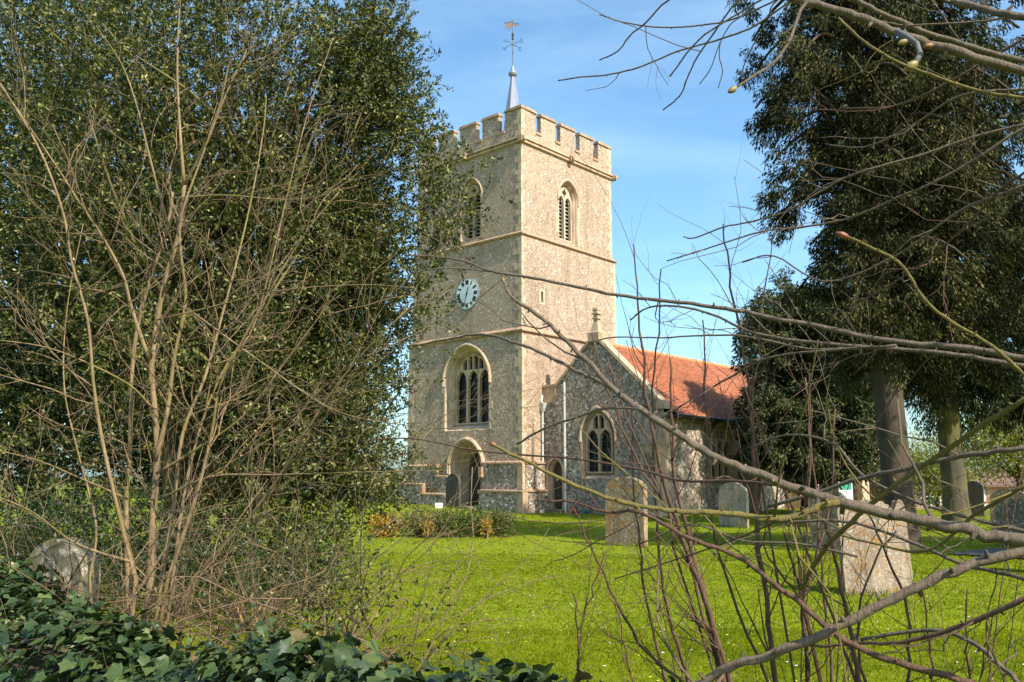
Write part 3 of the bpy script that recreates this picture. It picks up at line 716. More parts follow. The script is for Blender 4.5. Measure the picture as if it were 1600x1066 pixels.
while x < XE: b.tube([(x, RG[0], RG[1] + .02), (x + .43, RG[0], RG[1] + .02)], [.12, .11], 10); x += .44
b.build('ridge_tiles', M['ridge'], ch)
b = MB(); b.tube([(GX + .2, -6.9, 3.93), (XE, -6.9, 3.93)], .06, 8); b.box(GX + .05, XE, -6.84, -6.46, 3.86, 3.93)
b.build('gutter', M['black'], ch)
# nave behind the tower (low roof hidden from the path, seen from the side)
b = MB(); b.box(L + .21, 20, .3, 6.8, -1, 5.6); b.build('nave_wall', M['flint_d'], ch)
b = MB(); b.loft([[(x, .1, 5.5), (x, 3.55, 7.4), (x, 7.0, 5.5)] for x in (L + .22, 20.2)], True, True, True); b.build('nave_roof', M['lead'], ch, fix=True)

# ------------------------------------------------------------------ foliage generators
def rng(s): return np.random.default_rng(s)
def unit(a): return a / (np.linalg.norm(a, axis=-1, keepdims=True) + 1e-9)
def leaves(P, D, Lg, Wd, r, fold=.15, bend=.0):
    """diamond leaves: base P, direction D"""
    n = len(P); rn = unit(r.normal(size=(n, 3))); S = unit(np.cross(D, rn)); U = np.cross(S, D)
    Lg = Lg[:, None]; Wd = Wd[:, None]
    a = P; c = P + D * Lg + U * (bend * Lg); m = P + D * Lg * .5
    b = m + S * Wd * .5 + U * Wd * fold; d = m - S * Wd * .5 + U * Wd * fold
    V = np.stack([a, b, c, d], 1).reshape(-1, 3); F = np.arange(4 * n).reshape(-1, 4)
    return V, F
def sprigs(C, Dr, per, r, slen, L0, W0, spread=.8):
    """twig sprigs at C growing along Dr, `per` leaves each"""
    n = len(C); t = r.random((n, per, 1)) ** .8
    P = C[:, None, :] + Dr[:, None, :] * slen * t + r.normal(size=(n, per, 3)) * slen * .07
    D = unit(Dr[:, None, :] * .9 + r.normal(size=(n, per, 3)) * spread)
    N_ = n * per
    return leaves(P.reshape(-1, 3), D.reshape(-1, 3), L0 * r.uniform(.65, 1.2, N_), W0 * r.uniform(.7, 1.2, N_), r)
def lobes(specs, r, dens):
    """clump centres in the shell of ellipsoids: (centre, (rx,ry,rz), n)"""
    C = []; O = []
    for (c, rad, n) in specs:
        d = unit(r.normal(size=(n, 3))); k = r.random((n, 1)) ** .45
        bump = 1 + .18 * np.sin(d[:, :1] * 5 + c[0]) * np.sin(d[:, 1:2] * 4 + c[1]) + .1 * r.normal(size=(n, 1))
        C.append(np.array(c) + d * np.array(rad) * k * bump); O.append(d)
    return np.concatenate(C), np.concatenate(O)
def grow(r, p, d, L_, rad, lv, out, up=.1, wob=.16, kids=4, ang=.6, n=7, taper=.35, kl=.55):
    pts = [np.array(p, float)]; d = unit(np.array(d, float)); rr = [rad]
    for i in range(n):
        d = unit(d + r.normal(size=3) * wob + np.array([0, 0, up])); pts.append(pts[-1] + d * L_ / n); rr.append(rad * (1 - (1 - taper) * (i + 1) / n))
    out.append((pts, rr, lv))
    if lv > 0:
        for k in range(kids):
            t = r.uniform(.25, .97); i = min(n - 1, int(t * n)); q = pts[i] + (pts[i + 1] - pts[i]) * (t * n - i)
            dd = unit(pts[i + 1] - pts[i]); side = unit(np.cross(dd, r.normal(size=3)))
            a = ang * r.uniform(.6, 1.3)
            grow(r, q, dd * math.cos(a) + side * math.sin(a), L_ * kl * r.uniform(.6, 1.1), rr[i] * .55, lv - 1, out, up, wob, max(2, kids - 1), ang, max(3, n - 1), taper, kl)
def tubes(out, name, m, parent, k0=8, minr=0):
    mb = MB()
    for pts, rr, lv in out: mb.tube(pts, [max(x, minr) for x in rr], k0 if lv >= 2 else (5 if lv == 1 else 4))
    return tag(mb.build(name, m, parent, smooth=True), kind='stuff' if len(out) > 1 else None)
def poly(pl, d0, d1, sub=4):
    """smooth curve through measured points, distance running d0 -> d1"""
    P = [at(p[0], p[1], d0 + (d1 - d0) * i / (len(pl) - 1)) for i, p in enumerate(pl)]
    Q = [P[0] * 2 - P[1]] + P + [P[-1] * 2 - P[-2]]; o = []
    for i in range(1, len(Q) - 2):
        for s_ in range(sub):
            t = s_ / sub; a, b, c, d = Q[i - 1], Q[i], Q[i + 1], Q[i + 2]
            o.append(.5 * ((2 * b) + (c - a) * t + (2 * a - 5 * b + 4 * c - d) * t * t + (3 * b - a - 3 * c + d) * t ** 3))
    o.append(P[-1]); return [np.array(v) for v in o]
def limb(mb, p, q, r0, r1, r, wob=.08, n=7, k=8):
    p, q = np.array(p, float), np.array(q, float); Ld = np.linalg.norm(q - p); pts = []
    off = r.normal(size=3) * Ld * wob
    for i in range(n + 1):
        t = i / n; pts.append(p + (q - p) * t + off * math.sin(math.pi * t) + np.array([0, 0, Ld * .08 * math.sin(math.pi * t)]))
    mb.tube(pts, [r0 + (r1 - r0) * i / n for i in range(n + 1)], k)
    return pts

# ------------------------------------------------------------------ evergreen trees on the left
def lp(px, py, d): return tuple(at(px, py, d))
BUSH = []
def oak(name, label, trunkxy, lob, seed, lm, nspr, per, crad, slen, L0, W0, trunk_r, bm_, stems, group=None, nlim=14):
    r = rng(seed); t = empty(name, (0, 0, 0), label=label, cat='tree', group=group)
    C, O = lobes(lob, r, 1)
    C = np.concatenate([C]); n = len(C)
    off = r.normal(size=(n, nspr, 3)) * crad
    S = (C[:, None, :] + off).reshape(-1, 3)
    D = unit(np.repeat(O, nspr, 0) * .5 + unit(off.reshape(-1, 3)) * .7 + np.array([0, 0, .25]) + r.normal(size=(n * nspr, 3)) * .35)
    keep = S[:, 2] > .15
    V, F = sprigs(S[keep], D[keep], per, r, slen, L0, W0)
    np_mesh('crown', V, F, lm, t)
    mb = MB(); base = np.array([trunkxy[0], trunkxy[1], -.1])
    for (q, r0, r1) in stems: limb(mb, base + r.normal(size=3) * np.array([.25, .25, 0]), q, r0, r1, r, .05, 9)
    mb.build('trunk', bm_, t, smooth=True)
    mb = MB(); idx = r.choice(n, min(n, nlim * 12), replace=False)
    tops = [np.array(s[0]) for s in stems]
    for i in idx[:nlim * 12]:
        b0 = base; tp = min(tops, key=lambda q: np.linalg.norm(q - C[i])); k = r.uniform(.35, .95); s0 = b0 + (tp - b0) * k
        rad = .035 if i % 3 else .06
        limb(mb, s0, C[i], rad, .008, r, .1, 5, 5)
    tag(mb.build('limb', bm_, t, smooth=True), kind='stuff')
    return t
oak('holm_oak', 'tall holm oak with small olive green leaves overhanging the left side of the clock tower', (-4.6, 12.6),
    [(lp(310, 330, 12.2), (2.8, 2.4, 4.4), 1350), (lp(470, 630, 11.6), (1.0, 1.1, 1.3), 210), (lp(575, 120, 12), (.62, .9, 1.3), 150),
     (lp(545, 380, 12), (.5, .8, 1.3), 190), (lp(585, 540, 11.8), (.25, .5, .9), 50), (lp(555, 740, 11.5), (.5, .7, .4), 60),
     (lp(722, 268, 11.3), (.1, .3, .1), 3), (lp(698, 330, 11.3), (.12, .3, .16), 5), (lp(655, 385, 11.4), (.14, .4, .5), 14), (lp(640, 470, 11.5), (.12, .3, .3), 7), (lp(635, 190, 11.7), (.25, .4, .35), 22), (lp(655, 290, 11.7), (.2, .4, .4), 14), (lp(430, 830, 10.5), (.7, .6, .35), 14)],
    11, M['oak'], 9, 20, .2, .27, .068, .026, .2, M['moss'],
    [(lp(300, 150, 12.5), .15, .05), (lp(420, 200, 12), .13, .04), (lp(540, 420, 12), .1, .04), (lp(170, 350, 12.6), .12, .04), (lp(480, 640, 11.7), .08, .03)], nlim=16)
for (px, d, hh, rx, n_, m_, lab, sd) in ((40, 9.5, 1.0, .9, 420, 'oak2', 'dark laurel-like bush at the far left edge behind the ivy', 131), (150, 10.5, 1.1, 1.0, 420, 'oak2', 'dark evergreen bush behind the thick grey headstone in the ivy', 132),
        (290, 9.8, .8, .9, 170, 'oak2', 'low dull green bush behind the stems of the bare shrub', 133), (400, 9.0, .7, .8, 110, 'oak2', 'low dull green bush right of the bare shrub stems, before the lawn', 134), (480, 10.5, .6, .7, 200, 'box', 'small bright green bush at the left edge of the lawn', 135)):
    c = at(px, 850, d); BUSH.append((c.x, d, hh, rx, n_, m_, lab, sd))
oak('holly_tree', 'dark glossy evergreen tree behind the holm oak at the far left edge', (-8.6, 16.5),
    [(lp(40, 260, 16), (2.6, 2.4, 5.2), 420), (lp(90, 620, 15), (2.0, 1.6, 2.2), 170), (lp(300, 600, 15.5), (2.0, 1.4, 2.6), 150)],
    12, M['oak2'], 9, 16, .34, .42, .115, .05, .2, M['moss'],
    [(lp(60, 200, 16.5), .16, .05), (lp(150, 420, 16), .13, .05), (lp(20, 500, 16), .1, .04)], nlim=10)

# ------------------------------------------------------------------ bare many-stemmed shrub, left
r = rng(21)
sh = empty('bare_shrub', (0, 0, 0), label='large leafless shrub of many tan stems growing behind the ivy wall', cat='shrub')
BASE = (-2.58, 6.2)
traced = [
    ([(236, 905), (238, 850), (241, 780), (246, 700), (238, 600), (238, 560), (255, 450), (278, 370), (288, 290)], .036, .016, 6.2, 6.1, 1),
    ([(288, 290), (281, 200), (277, 100), (282, -20)], .016, .006, 6.1, 6.0, 1),
    ([(288, 290), (318, 230), (345, 160), (362, 92), (400, 72)], .014, .004, 6.1, 5.8, 1),
    ([(200, 905), (197, 790), (203, 700), (208, 560), (225, 470), (262, 350), (270, 300)], .024, .012, 6.4, 6.3, 1),
    ([(262, 350), (235, 250), (215, 170), (190, 100), (150, 40)], .012, .003, 6.3, 6.4, 1),
    ([(212, 905), (185, 800), (160, 690), (146, 600), (137, 500), (112, 410), (98, 330), (60, 230), (0, 130)], .018, .006, 5.9, 5.4, 1),
    ([(232, 560), (205, 480), (192, 430), (160, 370), (120, 310), (85, 255), (20, 160)], .018, .004, 6.1, 5.7, 1),
    ([(243, 720), (262, 640), (272, 560), (290, 470), (283, 400), (283, 340), (310, 260), (352, 150), (385, 80)], .02, .005, 6.15, 5.9, 1),
    ([(252, 905), (270, 800), (285, 680), (320, 590), (345, 500), (372, 400), (395, 300), (412, 200), (416, 150)], .019, .005, 6.1, 6.4, 1),
    ([(262, 905), (305, 780), (330, 680), (345, 600), (380, 530), (430, 440), (480, 360), (530, 300)], .017, .004, 5.9, 5.4, 1),
    ([(300, 905), (380, 820), (440, 740), (500, 640), (560, 560), (640, 480)], .018, .004, 6.0, 5.2, 1),
    ([(270, 905), (290, 760), (322, 640), (360, 560), (400, 500), (450, 300), (480, 180), (520, 60)], .016, .003, 6.3, 6.8, 1),
    ([(245, 740), (310, 700), (380, 650), (450, 560), (510, 480), (540, 440)], .014, .003, 6.1, 5.6, 1),
    ([(240, 640), (200, 600), (120, 560), (60, 540), (-20, 530)], .010, .003, 6.1, 5.5, 1),
    ([(200, 780), (120, 745), (60, 720), (-20, 700)], .010, .003, 6.3, 5.4, 1),
    ([(210, 880), (120, 850), (50, 800), (-20, 770)], .011, .004, 5.9, 5.0, 1),
    ([(250, 780), (330, 745), (430, 742), (560, 738), (690, 735)], .011, .002, 6.1, 5.2, 1),
    ([(300, 760), (400, 700), (500, 640), (600, 590), (672, 545)], .009, .002, 6.1, 5.0, 0),
    ([(245, 500), (330, 480), (430, 455), (560, 445), (650, 450)], .009, .002, 6.1, 5.3, 0),
    ([(290, 480), (400, 560), (520, 640), (640, 665), (760, 672)], .008, .002, 6.1, 4.8, 0),
    ([(270, 310), (350, 305), (440, 312), (500, 306), (560, 290)], .008, .002, 6.1, 5.6, 0),
    ([(140, 905), (150, 820), (120, 700), (100, 600), (105, 480), (130, 350)], .012, .003, 6.3, 6.5, 1),
]
for i, (pl, r0, r1, d0, d1, lvl) in enumerate(traced):
    pts = poly(pl, d0, d1, 4)
    if pl[0][1] >= 900: pts = [np.array([BASE[0] + (pts[0][0] - BASE[0]) * .7, pts[0][1], -.05])] + pts
    n = len(pts); rr = [r0 + (r1 - r0) * (k / (n - 1)) ** .8 for k in range(n)]
    mb = MB(); mb.tube(pts, [q * .88 for q in rr], 8)
    st = mb.build('stem', M['bark_t'], sh, smooth=True)
    out = []; L_ = sum(np.linalg.norm(pts[k + 1] - pts[k]) for k in range(n - 1))
    for k in range(int(L_ * 5.2)):
        t = r.uniform(.22, .98); j = min(n - 2, int(t * (n - 1))); q = pts[j] + (pts[j + 1] - pts[j]) * r.random()
        dd = unit(pts[j + 1] - pts[j]); side = unit(np.cross(dd, r.normal(size=3))); a = r.uniform(.45, 1.15)
        grow(r, q, dd * math.cos(a) + side * math.sin(a), r.uniform(.35, 1.0), min(rr[j] * .5, .0055), 1, out, .05, .17, 4, .6, 6, .4, .5)
    tubes(out, 'twigs', M['twig'], st, 5, .0011)
# low arching growth round its foot
out = []
for k in range(95):
    q = np.array([BASE[0] + r.uniform(-.9, 2.1), BASE[1] + r.uniform(-1.2, .9), 0]); d = np.array([r.uniform(-.9, 1.1), r.uniform(-.9, .2), r.uniform(.3, 1.2)])
    grow(r, q, d, r.uniform(1.0, 2.3), r.uniform(.004, .009), 2 if k % 3 == 0 else 1, out, -.02, .15, 5, .6, 8, .35, .5)
tubes(out, 'low_shoots', M['twig'], sh, 5, .0011)

# leafy low scrub (privet and seedlings) at the foot, right of the shrub
r = rng(31)
def leafy(name, label, cat, c, rad, n, per, lm, L0, W0, seed, stem_m=None, group=None, crad=.1, slen=.18, kind=None, zmin=None):
    r = rng(seed); t = empty(name, (c[0], c[1], gz(c[0], c[1])), label=label, cat=cat, group=group)
    C, O = lobes([((0, 0, c[2]), rad, n)], r, 1)
    C = C[C[:, 2] > .02]; n = len(C)
    D = unit(unit(C - np.array([0, 0, 0])) + r.normal(size=(n, 3)) * .5 + np.array([0, 0, .4]))
    S = C + r.normal(size=C.shape) * crad
    V, F = sprigs(S, D, per, r, slen, L0, W0); np_mesh('foliage', V, F, lm, t)
    mb = MB()
    for i in range(min(n, 26)):
        q = C[int(r.integers(n))]; mb.tube([(q[0] * .15, q[1] * .15, -.05), (q[0] * .5, q[1] * .5, q[2] * .55), tuple(q)], [.018, .012, .004], 5)
    mb.build('stems', stem_m or M['bark_t'], t)
    return t
for (x_, d, hh, rx, n_, m_, lab, sd) in BUSH: leafy('evergreen_bush', lab, 'bush', (x_, d, hh * .6), (rx, .6, hh * .75), n_ * 2, 9, M[m_], .055, .022, sd, crad=.09, slen=.16)
leafy('scrub_bush', 'low straggly bush with narrow leaves at the foot of the bare shrub by the ivy', 'bush', (-1.15, 5.6, .5), (.75, .6, .42), 150, 8, M['oak'], .05, .018, 32)
leafy('scrub_bush', 'small leafy bush on the grass beyond the bare shrub left of the clipped shrubs', 'bush', (-3.3, 13.0, .5), (1.3, .7, .55), 420, 9, M['box'], .07, .03, 33)

# ------------------------------------------------------------------ ivy-covered boundary wall
W0_, W1_ = Vector((-5.2, 6.75)), Vector((3.2, -1.05))
iw = empty('ivy_covered_wall', (0, 0, 0), label='low boundary wall buried under glossy dark green ivy in the foreground', cat='wall')
wd = (W1_ - W0_).normalized(); wn = Vector((-wd.y, wd.x)); WL = (W1_ - W0_).length
wn = -wn if wn.y > 0 else wn            # towards the camera
mb = MB(); hw = .17
P = [W0_ + wn * hw, W1_ + wn * hw, W1_ - wn * hw, W0_ - wn * hw]
mb.loft([[(p.x, p.y, z) for p in P] for z in (-.1, .76)], True, False, True); mb.build('wall_core', M['trunk'], iw, fix=True)
r = rng(41)
IV = [(0, 0), (.16, -.08), (.4, -.02), (.40, .18), (.50, .40), (.27, .55), (.12, .74), (0, .95), (-.12, .74), (-.27, .55), (-.50, .40), (-.40, .18), (-.4, -.02), (-.16, -.08)]
IVf = [(0, 0), (.22, -.08), (.42, .12), (.36, .42), (.2, .68), (0, .98), (-.2, .68), (-.36, .42), (-.42, .12), (-.22, -.08)]
def ivy_leaves(P, Nn, Up, S, shape, r):
    k = len(shape); sh_ = np.array(shape); n = len(P)
    X = unit(np.cross(Up, Nn)); Y = unit(np.cross(Nn, X))
    cx = np.zeros((n, k + 1, 3)); fold = r.uniform(.0, .55, (n, 1)); curl = r.uniform(-.2, .9, (n, 1))
    u = np.concatenate([[0], sh_[:, 0]]); v = np.concatenate([[.34], sh_[:, 1]])
    h = fold * np.abs(u)[None] - curl * (v[None] - .3) ** 2 * .8 + r.normal(size=(n, k + 1)) * .015
    cx = P[:, None] + S[:, None, None] * (u[None, :, None] * X[:, None] + (v[None, :, None] - .3) * Y[:, None] + h[..., None] * Nn[:, None])
    F = np.array([(0, 1 + j, 1 + (j + 1) % k) for j in range(k)])
    Fa = (np.arange(n)[:, None, None] * (k + 1) + F[None]).reshape(-1, 3)
    return cx.reshape(-1, 3), Fa
n = 30000
s = r.random(n) ** 1.0 * WL
a = r.uniform(-.75, 1.0, n)            # round the section: -1 back, 0 top, 1 down the front face
top = .94 + .02 * np.clip((s - 4) / 3, 0, 1) + .07 * np.sin(s * 2.1) + .05 * np.sin(s * 5.3 + 1) + r.normal(size=n) * .035
th = np.where(a < 0, a * 1.3, np.minimum(a / .3, 1) * 1.25)
z = np.where(a > .3, top - .15 - (a - .3) / .7 * .95, top - .13 * np.abs(th) ** 2)
out_ = np.sin(th) * .34 + r.normal(size=n) * .05 + np.where(a > .3, .04 * np.sin(s * 3 + z * 6), 0)
P = np.stack([W0_.x + wd.x * s + wn.x * out_, W0_.y + wd.y * s + wn.y * out_, z], 1)
Nn = np.stack([wn.x * np.sin(th), wn.y * np.sin(th), np.cos(th) + .25], 1); Nn = unit(unit(Nn) + r.normal(size=(n, 3)) * .42)
Up = unit(np.array([wn.x, wn.y, -.9])[None] * 1.0 + r.normal(size=(n, 3)) * .55)
big = r.random(n) < .72
Sz = .028 + .04 * r.random(n) ** 1.6 + .008 * np.sin(s * 4)
for msk, shp, nm in ((big, IV, 'ivy'), (~big, IVf, 'ivy_flowering_growth')):
    V, F = ivy_leaves(P[msk], Nn[msk], Up[msk], Sz[msk], shp, r); o = np_mesh(nm, V, F, M['ivy'], iw, smooth=True)
    sh2 = np.vstack([[0, .34], np.array(shp)]); uvv = np.tile(sh2, (int(msk.sum()), 1))[F.ravel()]; o.data.uv_layers.new(name='UVMap').data.foreach_set('uv', uvv.astype(np.float32).ravel())
out = []
for k in range(90):
    q = P[int(r.integers(n))] + np.array([0, 0, -.03]); grow(r, q, np.array([wd.x, wd.y, r.uniform(-.3, .5)]) * (1 if r.random() < .5 else -1), r.uniform(.3, .8), .003, 1, out, 0, .25, 3, .7, 6, .5, .5)
tubes(out, 'ivy_stems', M['limer'], iw, 5)
# weedy seedling on top of the ivy, far left
leafy('seedling', 'light green leafy seedling standing in the ivy at the left edge', 'plant', (-2.75, 4.6, 1.0), (.1, .1, .1), 12, 6, M['spring'], .07, .026, 43)

# ------------------------------------------------------------------ lime branches reaching in from the right
lt = empty('lime_tree', (3.1, .9, 0), label='bare lime tree just outside the right edge whose long budding branches cross the view', cat='tree')
inv = Matrix.Translation((-3.1, -.9, 0))
def rel(m): return [(p[0] - 3.1, p[1] - .9, p[2]) for p in m]
mb = MB(); mb.tube([(0, 0, -.1), (0, 0, .3), (.02, .02, 2.0), (.1, -.05, 4.5), (.1, 0, 7.5)], [.3, .22, .19, .15, .08], 14); mb.build('trunk', M['trunk'], lt, smooth=True)
r = rng(51)
budV = MB()
def bud(p, d, l, w_, parent):
    d = Vector(d).normalized(); b = MB(); p = Vector(p); u = d.orthogonal().normalized(); v = d.cross(u)
    loops = [[p + d * l * t + (u * math.cos(a_ * math.pi / 4) + v * math.sin(a_ * math.pi / 4)) * w_ * k for a_ in range(8)] for t, k in ((-.05, .45), (.15, .85), (.45, 1), (.75, .7), (1, .1))]
    b.loft(loops, True, True, True); b.build('bud', M['bud'], parent, smooth=True)
def branch(pl, px0, px1, d0, d1, m='lime', budlen=0, trunk=True, ntw=0, twl=.25, jag=1.0, z_tr=None):
    """pl starts at the tip; px widths (pixels) at tip and at root"""
    pts = poly(pl, d0, d1, 5); n = len(pts)
    r0, r1 = px0 * d0 / FPX / 2, px1 * d1 / FPX / 2 * .88
    rr = [r0 + (r1 - r0) * (k / (n - 1)) for k in range(n)]
    for k in range(1, n - 1): pts[k] = pts[k] + r.normal(size=3) * rr[k] * .2 * jag
    for k in range(3, n - 1, 6): rr[k] *= 1.1
    if trunk and pl[-1][0] >= 1590:
        e = pts[-1]; tz = z_tr if z_tr is not None else max(1.0, e[2] * .9 + .1); T_ = np.array([3.1, .9, tz])
        for t in (.3, .65, .97): pts.append(e + (T_ - e) * t + np.array([0, 0, .08 * math.sin(t * 3)])); rr.append(r1 * (1 + 1.2 * t))
    mb = MB(); mb.tube(rel(pts), rr, 8 if px1 > 6 else 6); o = mb.build('branch', M[m], lt, smooth=True)
    if budlen: bud(rel([pts[0]])[0], rel([pts[0]])[0] - np.array(rel([pts[2]])[0]), budlen, budlen * .27, o)
    out = []
    for k in range(ntw):
        j = int(r.integers(2, n - 1)); dd = unit(pts[j - 1] - pts[j]); side = unit(np.cross(dd, r.normal(size=3)) + np.array([0, 0, .1])); a_ = r.uniform(.5, 1.2)
        grow(r, pts[j], dd * math.cos(a_) + side * math.sin(a_), twl * r.uniform(.4, 1.3), max(.0012, rr[j] * .38), 1 if r.random() < .5 else 0, out, .03, .2, 3, .7, 6, .5, .5)
    # nubs along the shoot
    if px1 > 2:
        for k in range(2, n - 1, 3):
            side = unit(np.cross(pts[k + 1] - pts[k], r.normal(size=3))); out.append(([pts[k], pts[k] + side * rr[k] * 2.6], [rr[k] * .7, rr[k] * .35], 0))
    out = [([np.array(p) - np.array([3.1, .9, 0]) for p in a_], b_, c_) for a_, b_, c_ in out]
    if out: tubes(out, 'twigs', M[m], o, 5)
    return o
BR = [  # tip first
    ([(1225, -6), (1290, 10), (1350, 30), (1420, 58), (1480, 76), (1600, 112)], 13, 18, 1.05, 1.0, 'lime', 0, 0),
    ([(1330, -4), (1380, 22), (1450, 52), (1520, 74), (1600, 96)], 8, 11, 1.35, 1.3, 'lime', 0, 2),
    ([(1460, -8), (1530, 12), (1600, 27)], 11, 14, 1.2, 1.1, 'lime', 0, 1),
    ([(1310, 28), (1350, 65), (1400, 96), (1440, 112), (1530, 142), (1600, 153)], 4.5, 6, .95, .9, 'limeo', 0, 1),
    ([(1150, 137), (1180, 117), (1212, 95), (1235, 60), (1248, 25), (1262, 0), (1320, -60), (1600, -120)], 4, 8, .75, .8, 'lime', .011, 0),
    ([(872, 126), (905, 121), (940, 118), (990, 108), (1060, 80), (1130, 60), (1180, 40), (1230, 5), (1300, -40), (1600, -90)], 2.2, 4.5, 1.9, 1.5, 'lime', 0, 2),
    ([(937, 23), (975, 35), (1035, 43), (1110, 38), (1160, 25), (1205, 4), (1300, -40), (1600, -100)], 2.2, 4, 2.0, 1.5, 'lime', 0, 1),
    ([(937, 94), (965, 80), (985, 55), (1010, 35), (1045, 0), (1150, -60), (1600, -160)], 2.2, 4, 2.1, 1.5, 'lime', 0, 0),
    ([(1036, 172), (1062, 150), (1074, 122), (1088, 92), (1110, 60), (1155, 0), (1250, -70), (1600, -180)], 2.2, 4, 1.8, 1.4, 'lime', 0, 1),
    ([(1050, 115), (1080, 75), (1110, 48), (1165, 15), (1195, -3), (1300, -60), (1600, -130)], 2.5, 4, 1.5, 1.3, 'lime', .008, 0),
    ([(1093, 132), (1110, 108), (1122, 75), (1140, 40), (1160, 25)], 1.6, 2.2, 1.8, 1.7, 'lime', 0, 0),
    ([(1122, 138), (1129, 112), (1124, 90), (1125, 65)], 1.6, 2.2, 1.85, 1.8, 'lime', 0, 0),
    ([(1158, 122), (1165, 95), (1180, 65), (1200, 30), (1215, 0), (1300, -50), (1600, -110)], 1.8, 3.5, 1.7, 1.4, 'lime', 0, 0),
    ([(1068, 370), (1085, 372), (1130, 355), (1180, 345), (1230, 330), (1290, 295), (1340, 270), (1430, 245), (1520, 215), (1600, 195)], 2, 6, 2.1, 1.6, 'lime', 0, 5),
    ([(1042, 408), (1100, 390), (1190, 362), (1250, 356), (1330, 340), (1400, 310), (1480, 275), (1600, 200)], 2, 6, 2.2, 1.6, 'lime', 0, 7),
    ([(635, 399), (680, 401), (727, 408), (766, 424), (818, 432), (898, 448), (980, 464), (1060, 472), (1150, 485), (1200, 495), (1300, 515), (1400, 535), (1500, 543), (1600, 560)], 2.2, 12, 2.3, 1.5, 'lime', 0, 9),
    ([(642, 427), (698, 419), (764, 424), (800, 428), (840, 437)], 2, 3.2, 2.4, 2.2, 'lime', 0, 1),
    ([(985, 500), (1010, 482), (1050, 478), (1110, 490), (1170, 518), (1230, 530), (1300, 538), (1400, 546), (1500, 555), (1600, 572)], 2.4, 9, 2.3, 1.6, 'lime', 0, 10),
    ([(920, 535), (960, 527), (1030, 528), (1110, 524), (1180, 528), (1260, 545), (1340, 543)], 2, 5, 2.3, 1.9, 'lime', 0, 6),
    ([(1030, 656), (1080, 625), (1140, 590), (1200, 560), (1290, 548), (1400, 540)], 2, 6, 2.3, 1.7, 'lime', 0, 5),
    ([(787, 440), (800, 464), (847, 498), (880, 528), (918, 565), (961, 609), (1000, 640), (1053, 673), (1110, 710), (1175, 738), (1250, 766), (1303, 783), (1410, 808), (1524, 833), (1600, 844)], 4.5, 22, 1.3, 1.0, 'lime', .012, 4),
    ([(645, 541), (700, 530), (742, 523), (770, 525), (800, 534), (850, 553), (900, 580), (928, 592), (962, 611)], 3, 8, 1.7, 1.22, 'lime', 0, 0),
    ([(775, 697), (830, 725), (900, 759), (975, 785), (1030, 795), (1075, 800), (1140, 802), (1200, 810), (1250, 805), (1280, 792), (1310, 784)], 4.5, 13, 1.0, 1.0, 'limeo', .011, 3),
    ([(808, 694), (850, 670), (900, 653), (940, 639), (991, 639), (1010, 646)], 3.4, 5, 1.35, 1.12, 'lime', 0, 0),
    ([(560, 690), (640, 685), (740, 703), (830, 712), (900, 717), (1000, 734), (1062, 751), (1150, 752), (1225, 760), (1300, 778)], 2, 7, 2.4, 1.2, 'limer', 0, 3),
    ([(855, 783), (900, 785), (950, 801), (992, 799), (1030, 815), (1075, 840), (1150, 868), (1200, 905), (1250, 944), (1320, 1000), (1400, 1035), (1500, 1062), (1600, 1100)], 3.5, 13, 1.5, 1.2, 'limer', 0, 3),
    ([(1080, 1080), (1105, 1063), (1147, 1038), (1230, 1015), (1322, 973), (1415, 927), (1507, 885), (1600, 862)], 12, 17, 1.2, 1.1, 'lime', 0, 3),
    ([(1095, 800), (1140, 850), (1180, 880)], 3, 3, 1.8, 1.6, 'limeo', 0, 0),
    ([(1251, 920), (1280, 870), (1305, 839), (1368, 782), (1455, 719), (1530, 668), (1600, 624)], 7, 10, 1.5, 1.0, 'limeo', 0, 1),
    ([(1200, 792), (1260, 775), (1344, 748), (1410, 734), (1500, 713), (1600, 700)], 5, 10, 1.8, 1.4, 'lime', 0, 3),
    ([(1325, 371), (1372, 392), (1410, 416), (1438, 459), (1475, 496), (1550, 541), (1600, 586)], 5, 7, .9, .9, 'limeo', .014, 0),
    ([(1240, 1002), (1280, 1010), (1350, 1005), (1415, 1003), (1507, 976), (1600, 936)], 3, 10, 1.5, 1.2, 'limer', 0, 4),
    ([(1345, 1000), (1400, 990), (1461, 985), (1500, 995), (1530, 1012), (1570, 1045), (1600, 1075)], 5, 9, 1.6, 1.3, 'lime', 0, 2),
    ([(1170, 700), (1230, 680), (1300, 692), (1345, 740), (1420, 780), (1500, 805), (1600, 830)], 2.5, 7, 1.9, 1.4, 'lime', 0, 5),
    ([(1130, 800), (1220, 815), (1320, 815), (1420, 845), (1500, 880), (1600, 905)], 3, 8, 1.9, 1.4, 'lime', 0, 6),
    ([(1290, 830), (1370, 850), (1450, 860), (1530, 800), (1600, 760)], 3, 8, 1.6, 1.3, 'limeo', 0, 5),
    ([(1160, 410), (1210, 400), (1290, 440), (1400, 400), (1500, 330), (1600, 290)], 2, 6, 2.2, 1.6, 'lime', 0, 6),
    ([(1290, 225), (1350, 230), (1420, 200), (1500, 150), (1600, 140)], 2, 6, 1.8, 1.4, 'lime', 0, 5),
    ([(1310, 170), (1400, 165), (1480, 130), (1600, 60)], 2, 6, 1.7, 1.4, 'limer', 0, 5),
    ([(1330, 480), (1400, 440), (1480, 380), (1560, 300), (1600, 270)], 2, 6, 1.9, 1.4, 'limer', 0, 6),
    ([(960, 905), (1040, 880), (1100, 860), (1180, 830), (1240, 800)], 2, 4, 2.0, 1.6, 'limer', 0, 3),
    ([(1000, 850), (1080, 820), (1160, 845), (1250, 850), (1340, 870)], 2.4, 5, 2.1, 1.8, 'lime', 0, 5),
]
for i, (pl, a_, b_, d0, d1, m, bl, nt_) in enumerate(BR):
    branch(pl, a_, b_, d0, d1, m, bl, True, nt_)
